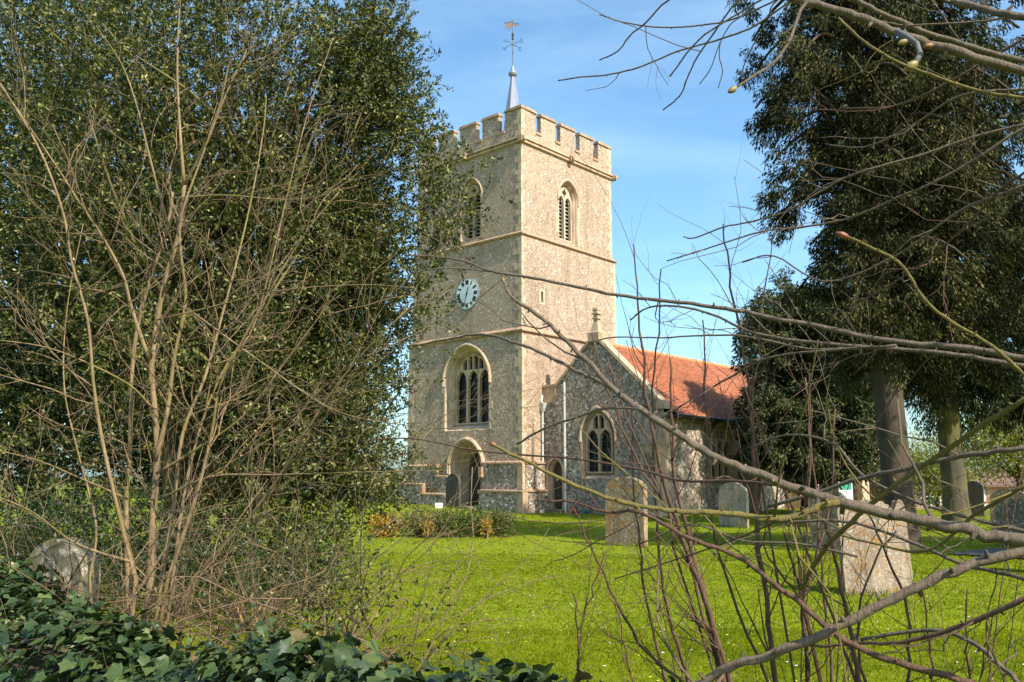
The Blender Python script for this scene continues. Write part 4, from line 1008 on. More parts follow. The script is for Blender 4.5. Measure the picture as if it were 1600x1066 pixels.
# the grey spur with fat red buds on the thick top branch
sp_ = [at(1402, 50, 1.0), at(1418, 58, .98), at(1432, 68, .97), at(1438, 84, .96), at(1430, 100, .95)]
mb = MB(); mb.tube(rel(sp_), [.0042, .0036, .0034, .0034, .0038], 8); o = mb.build('branch', simple('grey_spur_bark', g(.10, .09, .09), .85, 0, .2, 60), lt, smooth=True)
for (p0, p1, l) in (((1432, 98), (1410, 112), .019), ((1417, 64), (1398, 70), .012), ((1444, 74), (1468, 67), .012)):
    a_, b_ = at(*p0, .95), at(*p1, .95); bud(rel([a_])[0], b_ - a_, l, l * .3, o)

# ------------------------------------------------------------------ upright coppice shoots in front of the lawn
r = rng(61)
def coppice(label, root, stems, thin, seed, spread=.35, hmax=1.9):
    r = rng(seed); t = empty('coppice_shrub', (root[0], root[1], 0), label=label, cat='shrub', group='bare coppice shrubs behind the ivy wall')
    O_ = np.array([root[0], root[1], 0])
    for (pl, w0, w1, d0, d1) in stems:         # top first
        pts = poly(pl, d0, d1, 4); e = pts[-1]
        for k in range(1, len(pts) - 1): pts[k] = pts[k] + r.normal(size=3) * .004
        pts += [e + (O_ - e) * .5, O_ + np.array([0, 0, -.03])]
        n = len(pts); a_, b_ = w0 * d0 / FPX / 2, w1 * d1 / FPX / 2
        rr = [a_ + (b_ - a_) * k / (n - 1) for k in range(n)]
        mb = MB(); mb.tube([p - O_ for p in pts], rr, 7); st = mb.build('stem', M['limer'], t, smooth=True)
        out = []
        for k in range(int(n * .5)):
            j = int(r.integers(1, n - 2)); dd = unit(pts[j - 1] - pts[j]); side = unit(np.cross(dd, r.normal(size=3))); a = r.uniform(.5, 1.0)
            grow(r, pts[j] - O_, dd * math.cos(a) + side * math.sin(a), r.uniform(.08, .5), max(.0011, rr[j] * .36), 1 if r.random() < .4 else 0, out, .08, .16, 3, .6, 6, .5, .5)
        tubes(out, 'twigs', M['limer'], st, 5)
    for k in range(thin):
        out = []; a = r.uniform(0, 6.28); d = np.array([math.cos(a) * spread * r.random(), math.sin(a) * spread * r.random(), 1.0])
        grow(r, np.array([0, 0, -.03]), d, r.uniform(.7, hmax), r.uniform(.003, .006), 1, out, .03, .05, 6, .55, 10, .3, .3)
        tubes(out, 'stem', M['limer'], t, 6)
coppice('bare reddish shrub with a forked thick stem rising in front of the lichened headstone', (.95, 3.1),
        [([(990, 383), (997, 470), (1005, 560), (1012, 640), (1040, 760), (1075, 860), (1110, 960), (1130, 1066)], 2, 10, 2.9, 3.1),
         ([(1047, 560), (1050, 650), (1054, 746), (1082, 862), (1119, 991), (1140, 1066)], 3, 10, 3.0, 3.1),
         ([(925, 520), (960, 640), (1010, 740), (1060, 830), (1090, 930), (1125, 1066)], 2.5, 6, 3.2, 3.1),
         ([(950, 560), (990, 680), (1040, 790), (1050, 850)], 2, 4, 3.2, 3.1)], 3, 71)
coppice('tall straight bare stem with a paler tip reaching up beside the red roof', (1.15, 3.4),
        [([(1130, 350), (1138, 410), (1150, 490), (1165, 570), (1174, 640), (1179, 732), (1184, 825), (1202, 973), (1211, 1061)], 2.2, 9, 3.2, 3.3),
         ([(1187, 500), (1186, 560), (1175, 620), (1172, 650)], 2.4, 4, 3.2, 3.2),
         ([(1098, 500), (1100, 600), (1106, 700), (1108, 800), (1140, 920), (1200, 1066)], 2.2, 5, 3.4, 3.4)], 3, 72)
coppice('bare shrub of thin upright grey rods, left of the fan of shoots', (.8, 3.9),
        [([(1033, 420), (1028, 520), (1020, 640), (1024, 779), (1031, 880), (1045, 964), (1073, 1052)], 2, 6, 3.6, 3.8),
         ([(897, 797), (915, 839), (952, 917), (999, 1005), (1063, 1061)], 2, 6, 3.4, 3.6),
         ([(986, 640), (990, 760), (1000, 850), (1010, 940), (1040, 1066)], 2, 5, 3.7, 3.8)], 3, 73)
coppice('bare shrub with a fan of straight shoots springing from one knuckle beside the orange headstone', (1.35, 3.6),
        [([(1225, 832), (1238, 880), (1253, 936), (1262, 1066)], 3, 8, 3.3, 3.4), ([(1240, 790), (1248, 860), (1253, 936)], 3, 5, 3.3, 3.3),
         ([(1265, 583), (1265, 700), (1262, 820), (1254, 936)], 2.2, 5, 3.3, 3.3), ([(1183, 840), (1220, 895), (1252, 936)], 2.4, 5, 3.3, 3.3),
         ([(1305, 640), (1300, 760), (1280, 860), (1255, 936)], 2.2, 5, 3.35, 3.3), ([(1258, 590), (1270, 720), (1284, 880), (1300, 1066)], 2.2, 5, 3.5, 3.5)], 3, 74)
coppice('bare reddish shrub leaning across the face of the big orange lichened headstone', (1.45, 3.0),
        [([(1290, 816), (1304, 871), (1327, 973), (1341, 1063)], 3.5, 9, 2.9, 3.0), ([(1355, 800), (1385, 870), (1420, 960), (1418, 1066)], 2.6, 6, 2.9, 2.95),
         ([(1400, 830), (1370, 870), (1340, 960), (1343, 1040)], 2.4, 5, 3.0, 3.0), ([(1160, 590), (1200, 700), (1250, 830), (1300, 960), (1335, 1060)], 2, 5, 3.1, 3.0)], 4, 75)
coppice('thin bare shoots at the lower right corner in front of the sunlit lawn', (1.9, 3.2),
        [([(1440, 900), (1450, 980), (1456, 1066)], 2, 5, 3.1, 3.2), ([(1512, 920), (1510, 1000), (1516, 1066)], 2.4, 5, 3.1, 3.2), ([(1560, 950), (1540, 1010), (1530, 1066)], 2, 4, 3.1, 3.2)], 5, 76, .5, 1.2)
coppice('wispy bare shoots at the right end of the ivy, lowest of the bare shrubs', (.42, 3.2),
        [([(898, 930), (905, 1000), (903, 1066)], 2, 4, 3.1, 3.2), ([(948, 860), (922, 930), (906, 1000), (905, 1066)], 2, 4, 3.1, 3.2), ([(960, 930), (975, 1000), (990, 1066)], 2, 4, 3.2, 3.2)], 4, 77, .5, 1.0)

# ------------------------------------------------------------------ conifers on the right
def fronds(C, O, per, r, rad, L0, W0, droop):
    n = len(C); u = unit(r.normal(size=(n, per, 3))); off = u * np.array(rad) * r.uniform(.4, 1, (n, per, 1))
    P = C[:, None] + off; D = unit(u * .45 + O[:, None] * .35 + np.array([0, 0, -droop]) + r.normal(size=(n, per, 3)) * .28)
    N_ = n * per
    return leaves(P.reshape(-1, 3), D.reshape(-1, 3), L0 * r.uniform(.5, 1.3, N_), W0 * r.uniform(.6, 1.3, N_), r, .1)
def cypress_branches(base, axis_top, prof, z0, z1, nb, r, side=1.0):
    """clumps strung along arching, drooping boughs"""
    C = []; paths = []
    for i in range(nb):
        z = z0 + (z1 - z0) * (i + r.random()) / nb; a = i * 2.399 + r.uniform(-.4, .4); l = np.interp(z, *prof) * r.uniform(.38, 1.18)
        if math.cos(a) > 0: l *= 1 + (side - 1) * math.cos(a)
        k = z / axis_top[2]; o = np.array([base[0] + (axis_top[0] - base[0]) * k, base[1] + (axis_top[1] - base[1]) * k, z])
        p = []; m_ = 8
        for j in range(m_ + 1):
            t = j / m_; p.append(o + np.array([math.cos(a) * l * t, math.sin(a) * l * t, l * (.30 * math.sin(t * 2.2) - .42 * t * t)]))
        paths.append((p, l))
        n = int(4 + l * 7)
        for j in range(n):
            t = 1 - .78 * r.random() ** 1.3; x = t * m_; q = p[int(min(m_ - 1, x))]; q = q + (p[int(min(m_ - 1, x)) + 1] - q) * (x - int(min(m_ - 1, x)))
            w_ = .16 + .34 * (1 - t); C.append(q + np.array([r.normal() * w_, r.normal() * w_, -.12 - abs(r.normal()) * .28]))
    return np.array(C), paths
def conifer(name, label, base, top, lob, seed, fm, tm, per, rad, L0, W0, droop, tr, cat='tree', nb=60, group=None, boughs=None):
    r = rng(seed); t = empty(name, (base[0], base[1], gz(base[0], base[1])), label=label, cat=cat, group=group); B_ = np.array([base[0], base[1], gz(base[0], base[1])])
    pth = []
    if boughs: C, pth = cypress_branches(base, top, *boughs[:1], *boughs[1:4], r, boughs[4])
    if lob:
        C2, O = lobes(lob, r, 1); C = np.concatenate([C, C2]) if boughs else C2
    ax = np.array([base[0], base[1]])
    O = unit(np.concatenate([C[:, :2] - ax, np.zeros((len(C), 1))], 1))
    V, F = fronds(C - B_, O, per, r, rad, L0, W0, droop); np_mesh('crown', V, F, fm, t)
    mb = MB(); tp = np.array(top) - B_
    pts = [np.array([0, 0, -.2]), np.array([0, 0, .25]), np.array([0, 0, .9])] + [np.array([0, 0, .9]) + (tp - np.array([0, 0, .9])) * k for k in (.2, .4, .6, .8, 1)]
    mb.tube(pts, [tr * 1.55, tr * 1.25, tr] + [tr * q for q in (.92, .8, .6, .35, .08)], 16)
    V0 = mb.v  # fluting
    mb.v = [(x + .06 * tr * math.sin(5 * math.atan2(y, x)) * (x / (tr + 1e-6)), y + .06 * tr * math.sin(5 * math.atan2(y, x)) * (y / (tr + 1e-6)), z) for x, y, z in V0]
    mb.build('trunk', tm, t, smooth=True)
    mb = MB()
    for p, l in pth: mb.tube([q - B_ for q in p], [.018 + .022 * l * (1 - j / 9) for j in range(9)], 6)
    for i in r.choice(len(C), min(nb, len(C)), replace=False):
        q = C[i] - B_; z0 = max(1.5, q[2] * .8 + .5); k = min(1, z0 / tp[2]); s0 = np.array([tp[0] * k, tp[1] * k, z0])
        limb(mb, s0, q, tr * .16, .012, r, .08, 5, 5)
    tag(mb.build('limb', tm, t, smooth=True), kind='stuff')
    return t
PROF = ((3.2, 3.9, 5.3, 6.8, 8.2, 10.2, 12.5, 15), (1.1, 1.25, 1.4, 1.6, 2.0, 2.35, 2.2, 1.8))
conifer('cypress', 'tall drooping cypress with broad grey trunk behind the big orange lichened headstone', (7.85, 17.9), (7.35, 18.5, 20), [
    (lp(1480, 120, 18), (2.0, 1.8, 2.6), 130), (lp(1500, 330, 18), (1.6, 1.6, 1.6), 110), (lp(1500, 520, 18), (.9, 1, .8), 60), (lp(1590, 400, 18), (1.2, 1.2, 2.4), 120), (lp(1455, 600, 18.3), (.35, .5, .7), 16), (lp(1250, 110, 17.3), (.35, .5, .5), 16), (lp(1235, 190, 17.3), (.3, .5, .22), 10)],
    81, M['cypress'], M['trunk'], 100, (.2, .2, .22), .11, .03, .9, .29, nb=30, boughs=(PROF, 4.0, 14.0, 115, 1.7))
PROF2 = ((3.5, 6, 9, 13), (2.4, 3.4, 3.6, 3.0))
c2 = conifer('cypress', 'second cypress standing further back at the right edge with a yellow mossy trunk', (12.75, 25.4), (12.75, 26, 20), [
    (lp(1590, 480, 25), (2.4, 2.2, 2.2), 200), (lp(1530, 590, 25.5), (2.2, 1.5, 1.3), 190), (lp(1445, 570, 26), (1.4, 1.3, 2.0), 150), (lp(1600, 640, 25), (1.2, 1.2, .9), 60)],
    82, M['yew'], M['trunkm'], 90, (.22, .22, .36), .15, .04, 1.0, .33, nb=20, boughs=(PROF2, 4.6, 15.0, 90, 1.0))
conifer('yew_tree', 'rounded dense dark yew standing in front of the church south wall', (12.3, 36.5), at(1255, 450, 36.5), [
    (lp(1232, 530, 36), (2.0, 2.2, 2.6), 520), (lp(1290, 560, 36.5), (2.9, 2.6, 3.1), 720), (lp(1225, 650, 36), (1.9, 2.0, 2.0), 560), (lp(1250, 715, 36), (2.3, 1.8, 1.25), 420), (lp(1325, 690, 36), (1.7, 1.8, 1.8), 330), (lp(1350, 600, 36.5), (1.6, 1.8, 2.3), 170)],
    83, M['yew'], M['trunk'], 80, (.34, .34, .22), .18, .065, .55, .3, nb=40)
# trees off to the right whose shade falls across the lawn
conifer('cypress', 'dense cypress beyond the right edge whose shade crosses the lawn', (16.0, 13.6), (16, 13.6, 16), [
    ((15.5, 13.8, 7.5), (2.8, 3.0, 4.8), 420)], 84, M['cypress'], M['trunk'], 30, (.4, .4, .5), .34, .13, .8, .35, nb=20)

# ------------------------------------------------------------------ bare tree and distant trees
def bare_tree(label, base, h, seed, m, spread=.9, kids=5, lv=4, r0=.22, minr=.012, group=None, name='bare_tree'):
    r = rng(seed); z = gz(*base); t = empty(name, (base[0], base[1], z), label=label, cat='tree', group=group)
    mb = MB(); mb.tube([(0, 0, -.3), (0, 0, h * .12), (.05, 0, h * .3)], [r0 * 1.3, r0, r0 * .8], 10); mb.build('trunk', m, t, smooth=True)
    out = []
    for k in range(7):
        a = r.uniform(0, 6.28); q = np.array([.02, 0, h * r.uniform(.16, .3)])
        grow(r, q, np.array([math.cos(a) * spread, math.sin(a) * spread, 1]), h * .62, r0 * .45, lv - 1, out, .0, .2, kids, .65, 7, .3, .55)
    tubes(out, 'limb', m, t, 6, minr); return t
bare_tree('leafless tree with drooping twigs behind the left corner of the tower', (-9.6, 50), 10.5, 91, M['twig'], 1.1, 6, 4, .2, .010)
bare_tree('large leafless tree far behind the holm oak', (-24, 60), 13, 92, M['twig'], .9, 5, 4, .3, .02)
bare_tree('second distant leafless tree, seen through the left-hand bushes', (-38, 62), 12, 93, M['twig'], .9, 5, 4, .3, .02)
def far_tree(label, c, rad, n, m, seed, L0, per=24, th=2.0):
    r = rng(seed); z = gz(c[0], c[1]); t = empty('broadleaf_tree', (c[0], c[1], z), label=label, cat='tree')
    C, O = lobes([((0, 0, c[2]), rad, n)], r, 1); u = r.normal(size=(len(C), per, 3)); P = C[:, None] + u * .28; D = unit(u + r.normal(size=u.shape) * .5)
    N_ = len(C) * per; V, F = leaves(P.reshape(-1, 3), D.reshape(-1, 3), L0 * r.uniform(.6, 1.2, N_), L0 * .5 * r.uniform(.6, 1.2, N_), r); np_mesh('crown', V, F, m, t)
    mb = MB(); mb.tube([(0, 0, -.3), (0, 0, c[2] * .5), (.1, 0, c[2])], [.24, .17, .08], 8)
    for k in range(6):
        a = r.uniform(0, 6.28); mb.tube([(0, 0, c[2] * .45), (math.cos(a) * rad[0] * .4, math.sin(a) * rad[1] * .4, c[2] * .8), (math.cos(a) * rad[0] * .8, math.sin(a) * rad[1] * .8, c[2])], [.08, .05, .02], 5)
    mb.build('trunk', M['trunk'], t, smooth=True)
far_tree('yellow-green tree coming into leaf in front of the brick bungalow', (30.5, 53, 4.4), (4.6, 3, 2.7), 800, M['spring'], 95, .2)
far_tree('pale green tree beyond the far car park, left of the mossy trunk', (35.5, 74, 3.6), (3.6, 3, 3.4), 420, M['spring'], 96, .26)
r = rng(97)   # far-off wood that reads as one mass
C = []
for k in range(1500):
    a = R(r.uniform(-75, 78)); d = r.uniform(115, 150); hgt = 3.5 + 2.5 * math.sin(a * 9) + 1.5 * math.sin(a * 23)
    C.append((d * math.sin(a), d * math.cos(a), -2.0 + r.random() * max(2, hgt + 3)))
C = np.array(C); u = r.normal(size=(len(C), 30, 3)); P = C[:, None] + u * .9; D = unit(u + .3); N_ = len(C) * 30
V, F = leaves(P.reshape(-1, 3), D.reshape(-1, 3), .8 * r.uniform(.6, 1.2, N_), .35 * r.uniform(.6, 1.2, N_), r)
tag(np_mesh('far_wood', V, F, M['wood']), 'hazy brown line of distant leafless woodland', 'woodland', kind='stuff')

# ------------------------------------------------------------------ clipped shrubs before the tower
for (px, d, label, m, rx, h, seed) in (
        (603, 22.6, 'small golden orange shrub at the left end of the low row before the tower', 'boxo', .36, .55, 101),
        (655, 22.9, 'yellow-green shrub next to the golden one in the low row', 'box', .55, .62, 102),
        (700, 22.6, 'round dark green shrub in the middle of the low row before the tower', 'box', .5, .66, 103),
        (738, 23.0, 'clipped green shrub with bronze tips in the low row', 'box', .5, .66, 104),
        (778, 22.8, 'green shrub at the right end of the low row, nearest the sunlit grass', 'box', .42, .6, 105)):
    c = at(px, 800, d); leafy('low_shrub', label, 'shrub', (c.x, d, h * .45), (rx * 1.05, rx * .8, h * .56), 480, 9, M[m], .055, .028, seed, group='low shrubs before the tower', crad=.05, slen=.12)
for (px, d, s_) in ((668, 22.2, 106), (760, 22.2, 107)):
    c = at(px, 800, d); leafy('golden_shoot', 'patch of golden leaves on the ' + ('left' if s_ == 106 else 'right') + ' part of the low shrub row', 'shrub', (c.x, d, .25), (.16, .12, .3), 60, 8, M['boxo'], .05, .024, s_, crad=.04, slen=.1)
c = at(1079, 838, 22.5); leafy('thorny_bush', 'low grey bush on the grass between the lichened and the pale headstone', 'bush', (c.x, 22.5, .1), (.42, .3, .28), 90, 6, M['yew'], .05, .02, 108)

# ------------------------------------------------------------------ headstones
HS = []
def headstone(label, base, width, h, th, rz, m, shape='round', tilt=0, roll=0, sink=.1, group=None):
    z = gz(*base); t = bpy.data.objects.new('headstone', None)
    hw = width / 2; o = [(-hw, -sink - .1), (hw, -sink - .1)]
    def arc(cx, cz, rx, rz_, a0, a1, n): return [(cx + rx * math.cos(R(a0 + (a1 - a0) * i / n)), cz + rz_ * math.sin(R(a0 + (a1 - a0) * i / n))) for i in range(n + 1)]
    if shape == 'round': o += arc(0, h - hw * .75, hw, hw * .75, 0, 180, 16)
    elif shape == 'semi': o += arc(0, h - hw, hw, hw, 0, 180, 20)
    elif shape == 'shoulder': o += [(hw, h - .2), (hw * .93, h - .2), (hw * .9, h - .15)] + arc(0, h - .17, hw * .82, .17, 8, 172, 16) + [(-hw * .9, h - .15), (-hw * .93, h - .2), (-hw, h - .2)]
    elif shape == 'scroll':
        o += [(hw, h - .14)] + arc(hw * .84, h - .13, hw * .16, .12, 0, 150, 7) + [(hw * .62, h - .13)] + arc(0, h - .14, hw * .55, .14, 12, 168, 12) + [(-hw * .62, h - .13)] + arc(-hw * .84, h - .13, hw * .16, .12, 30, 180, 7)
    elif shape == 'arch': o = arch(0, hw, -sink - .1, h - hw * 1.0, hw * 1.0, 8)
    elif shape == 'flat': o += [(hw, h - .02), (hw - .03, h), (-hw + .03, h), (-hw, h - .02)]
    qn = random.Random(int(base[1] * 10)); jt = .011 if shape == 'scroll' else .005; o = [(x + qn.uniform(-jt, jt), y + (qn.uniform(-jt, jt) if y > 0 else 0)) for x, y in o]
    bm = bmesh.new(); vs = [bm.verts.new((x, -th / 2, y)) for x, y in o]; f = bm.faces.new(vs)
    e = bmesh.ops.extrude_face_region(bm, geom=[f]); bmesh.ops.translate(bm, vec=(0, th, 0), verts=[v for v in e['geom'] if isinstance(v, bmesh.types.BMVert)])
    bmesh.ops.recalc_face_normals(bm, faces=bm.faces)
    bmesh.ops.bevel(bm, geom=[x for x in bm.edges if abs(x.verts[0].co.y - x.verts[1].co.y) < 1e-4], offset=.004, segments=2, affect='EDGES', profile=.5)
    me = bpy.data.meshes.new('headstone'); bm.to_mesh(me); bm.free(); me.materials.append(m)
    ob = bpy.data.objects.new('headstone', me); ob.location = (base[0], base[1], z); ob.rotation_euler = (R(tilt), R(roll), rz)
    HS.append((base[0], base[1], width, th, rz)); link(ob); return tag(ob, label, 'headstone', group)
WF = CH - R(90)       # stones face west like the tower door
headstone('tall lichened headstone with sunlit right edge left of centre lawn', (2.58, 20.1), 1.0, 1.54, .17, R(-37), M['gs_a'], 'shoulder', 0, 1)
headstone('weathered headstone splashed with orange lichen, largest and nearest on the right', (4.78, 11.7), .86, 1.22, .14, R(-6), M['gs_d'], 'scroll', -3, -2)
headstone('grey-green headstone just behind the orange lichened one', (6.5, 18.3), .72, 1.28, .12, R(-38), M['gs_g'], 'round', 2, 3)
headstone('pale grey headstone standing before the aisle wall', (6.75, 27.0), .92, 1.35, .16, R(-40), M['gs_p'], 'round', 0, 1)
headstone('tall green headstone at the right edge of the picture', (14.0, 24.9), 1.0, 1.2, .14, R(-40), M['gs_g'], 'round', 0, 0)
headstone('lower headstone with a broken corner, nearest the right edge', (10.95, 19.2), .8, 1.02, .14, R(-42), M['gs_g'], 'shoulder', 0, -2)
headstone('dark headstone beside the mossy cypress trunk', (18.0, 34.5), .7, 1.35, .14, R(-42), M['gs_k'], 'round', 0, 2)
headstone('black round-topped headstone with bright right edge before the tower door', (-2.62, 39.4), .88, 1.5, .14, R(-44), M['gs_k'], 'arch')
headstone('tiny round headstone at the foot of the tower plinth', (-.86, 39.0), .42, .48, .12, R(-44), M['gs_a'], 'semi')
headstone('thick round-topped grey headstone half buried in the ivy', (-3.52, 6.95), .58, 1.05, .2, R(-20), M['gs_g'], 'semi', 0, 3)
headstone('square grey headstone on the grass left of the tower', (-7.3, 46.6), .62, .75, .3, R(-44), M['gs_p'], 'flat')
for i, (x, y, lab) in enumerate(((-8.6, 60, 'first'), (-9.6, 61, 'second'), (-10.6, 62, 'third'), (-12, 63, 'fourth'), (-13.4, 60, 'last'))):
    headstone(f'{lab} from the tower in the far row of small white headstones', (x, y), .6, .95 + .1 * (i % 2), .12, R(-40), M['gs_p'], 'round' if i % 2 else 'flat', group='far white headstones')
s_ = MB(); s_.box(-.16, .16, -.03, .03, .0, .22).box(-.02, .02, -.02, .02, -.1, .02); o = s_.build('grave_marker', M['white'])
o.location = (-3.15, 38.2, gz(-3.15, 38.2)); tag(o, 'small white marker on the grass left of the black headstone', 'marker')
# flowers at the wall foot
for (x, y, m, lab, sd) in ((2.62, 37.3, 'r', 'small bunch of red flowers at the foot of the aisle wall', 1), (3.1, 36.9, 't', 'small teal flower pot arrangement at the foot of the aisle wall', 2)):
    mt = leafmat('petal_' + m, [(0, g(.4, .05, .03)), (1, g(.6, .12, .06))] if m == 'r' else [(0, g(.03, .16, .17)), (1, g(.08, .3, .3))], .5, .3, .1)
    t = empty('flower_bunch', (x, y, gz(x, y)), label=lab, cat='flowers'); r = rng(sd)
    P = np.abs(r.normal(size=(120, 3))) * np.array([.1, .1, .12]) * np.sign(r.normal(size=(120, 3)) + np.array([0, 0, 9])); D = unit(r.normal(size=(120, 3)) + np.array([0, 0, .6]))
    V, F = leaves(P, D, np.full(120, .07), np.full(120, .05), r); np_mesh('petals', V, F, mt, t)
    mb = MB(); mb.lathe([(.07, -.02), (.09, .1), (.06, .11)], k=10); mb.build('pot', M['gs_k'], t)

# ------------------------------------------------------------------ path, fence, porch, bungalow, cars, bin
def strip(name, pts, w_, m, dz=.012):
    V = []; n = len(pts)
    for i, (x, y) in enumerate(pts):
        a = pts[max(0, i - 1)]; b = pts[min(n - 1, i + 1)]; dx, dy = b[0] - a[0], b[1] - a[1]; l = math.hypot(dx, dy); nx, ny = -dy / l * w_ / 2, dx / l * w_ / 2
        for k in (-1, -.5, 0, .5, 1):
            q = (x + nx * k, y + ny * k); V.append((q[0], q[1], gz(*q) + dz))
    F = np.array([(i * 5 + j, i * 5 + j + 1, i * 5 + j + 6, i * 5 + j + 5) for i in range(n - 1) for j in range(4)])
    return tag(np_mesh(name, np.array(V), F, m, smooth=True), kind='structure')
pp = [np.array(p) for p in ((9.2, 17.9), (9.9, 17.0), (11, 16.0), (12.5, 15.0), (14.5, 14.0), (17, 13), (21, 11.5), (26, 10))]
pts = []
for i in range(len(pp) - 1):
    for k in range(4): pts.append(tuple(pp[i] + (pp[i + 1] - pp[i]) * k / 4))
strip('path', pts, 1.9, M['asphalt'], .035)
# green mesh fence left of the tower
fn = empty('mesh_fence', (-6.7, 49, gz(-7, 49)), label='green wire mesh fence between thin posts left of the tower', cat='fence')
mf = simple('fence_green', g(.02, .07, .035), .5)
b = MB()
for i in range(26): b.tube([(-i * .2, i * .06, .02), (-i * .2, i * .06, .62)], .006, 4)
for z in (.05, .2, .35, .5, .62): b.tube([(0, 0, z), (-5.2, 1.56, z)], .006, 4)
b.build('mesh_panel', mf, fn)
for i in range(4): b = MB(); b.tube([(-i * 1.7, i * .51, -.1), (-i * 1.7, i * .51, .9)], .03, 6); b.build('post', M['pipe_dark'], fn)
# hedge behind it
r = rng(111); n = 2600; P = np.stack([r.uniform(-24, -5.5, n), 54 + r.uniform(-.4, .4, n), r.uniform(0, .95, n)], 1); D = unit(r.normal(size=(n, 3)) + np.array([0, -.4, .5]))
V, F = leaves(P, D, r.uniform(.12, .25, n), r.uniform(.08, .14, n), r); t = empty('clipped_hedge', (0, 0, .2), label='low dark green hedge behind the mesh fence', cat='hedge')
V[:, 2] += 0; np_mesh('foliage', V, F, M['yew'], t)
b = MB(); b.box(-24, -5.5, 53.8, 54.2, -.1, .75); b.build('hedge_wood', M['yew'], t)
# small stone porch beyond the yew
px_, py_ = 18.6, 44.5
po = empty('stone_porch', (px_, py_, gz(px_, py_)), R(28), label='small sunlit stone porch with steep gable beyond the yew', cat='porch')
b = MB()
b.plate([(-1.35, -.8), (-.85, -.8), (-.85, 1.5), (-.6, 2.0), (0, 2.45), (.6, 2.0), (.85, 1.5), (.85, -.8), (1.35, -.8), (1.35, 2.3), (0, 3.85), (-1.35, 2.3)], [], B(0), .35); b.build('front_wall', M['stone_pale'], po)
b = MB(); b.box(-1.35, -1.05, .36, 3.2, -.8, 2.3).box(1.05, 1.35, .36, 3.2, -.8, 2.3); b.build('side_wall', M['flint_d'], po)
b = MB(); b.loft([[(-1.6, y, 2.1), (0, y, 3.95), (1.6, y, 2.1), (1.6, y, 2.25), (0, y, 4.12), (-1.6, y, 2.25)] for y in (.3, 3.3)], True, True, True); b.build('roof', M['tiles'], po, fix=True)
b = MB(); b.loft([[(x, y, z) for y, z in ((-.1, 2.2 - .15), (-.1, 2.4), (.34, 2.4), (.34, 2.2 - .15))] for x in (-1.5, -1.4)], True, True, True)
for s0 in (-1, 1):
    b.loft([[(s0 * 1.5, y, 2.1 + dz) , (0, y, 3.9 + dz)][::1] for y in (-.08, .3) for dz in (0,)], False)
    b.loft([[(s0 * 1.55, -.1, 2.1), (s0 * 1.55, .32, 2.1), (s0 * 1.55, .32, 2.3), (s0 * 1.55, -.1, 2.3)], [(0, -.1, 3.92), (0, .32, 3.92), (0, .32, 4.15), (0, -.1, 4.15)]], True, True, True)
b.build('gable_coping', M['stone_pale'], po, fix=True)
b = MB(); b.box(-.04, .04, -.04, .04, -1, 1.3); bd = b.build('sign_post', M['gs_p']); bd.location = (16.6, 44.0, gz(16.6, 44)); tag(bd, 'noticeboard with green top panel on a pale post beside the porch', 'sign')
b = MB(); b.box(-.34, .34, -.08, -.045, .4, 1.35); b.build('white_panel', M['white'], bd)
b = MB(); b.box(-.3, .3, -.1, -.082, .95, 1.3); b.build('green_panel', simple('sign_green', g(.03, .3, .2), .5), bd)
# brick bungalow
bx_, by_ = 44, 84
bw = empty('brick_bungalow', (bx_, by_, -2.0), R(-8), label='long low red brick bungalow with white windows at the right', cat='house')
NB = NT('red_brick'); br = NB.n('TexBrick'); mpb = NB.n('Mapping'); mpb.inputs['Rotation'].default_value = (R(90), 0, 0); NB.l(NB.tc, 'Object', mpb, 0); NB.l(mpb, 0, br, 0)
br.inputs['Scale'].default_value = 1; br.inputs['Brick Width'].default_value = .225; br.inputs['Row Height'].default_value = .075; br.inputs['Mortar Size'].default_value = .008
br.inputs['Color1'].default_value = g(.5, .2, .13); br.inputs['Color2'].default_value = g(.38, .13, .09); br.inputs['Mortar'].default_value = g(.5, .42, .34); NB.col(br.outputs[0]).set(Roughness=.85)
b = MB(); b.box(-11, 16, 0, 8, -.5, 2.7); b.build('brick_wall', NB.m, bw)
b = MB(); b.loft([[(-11.5, y, z), (16.5, y, z)] for y, z in ((-.5, 2.6), (4, 4.3), (8.5, 2.6))], False); b.loft([[(-11.5, -.5, 2.55), (16.5, -.5, 2.55)], [(-11.5, -.5, 2.75), (16.5, -.5, 2.75)]], False)
b.build('roof', simple('brown_roof', g(.15, .075, .055), .8, 0, .3, 2), bw)
for x in (-8, -4, 0, 3.5, 7, 11):
    f = MB()
    for (x0, x1, z0, z1) in ((-.9, -.78, .7, 2.3), (.78, .9, .7, 2.3), (-.78, .78, .7, .82), (-.78, .78, 2.18, 2.3), (-.05, .05, .82, 2.18), (-.78, .78, 1.6, 1.68)): f.box(x + x0, x + x1, -.05, .03, z0, z1)
    w_ = f.build('window', M['white'], bw); f = MB(); f.box(x - .78, x + .78, -.02, .0, .82, 2.18); f.build('pane', M['glass'], w_)
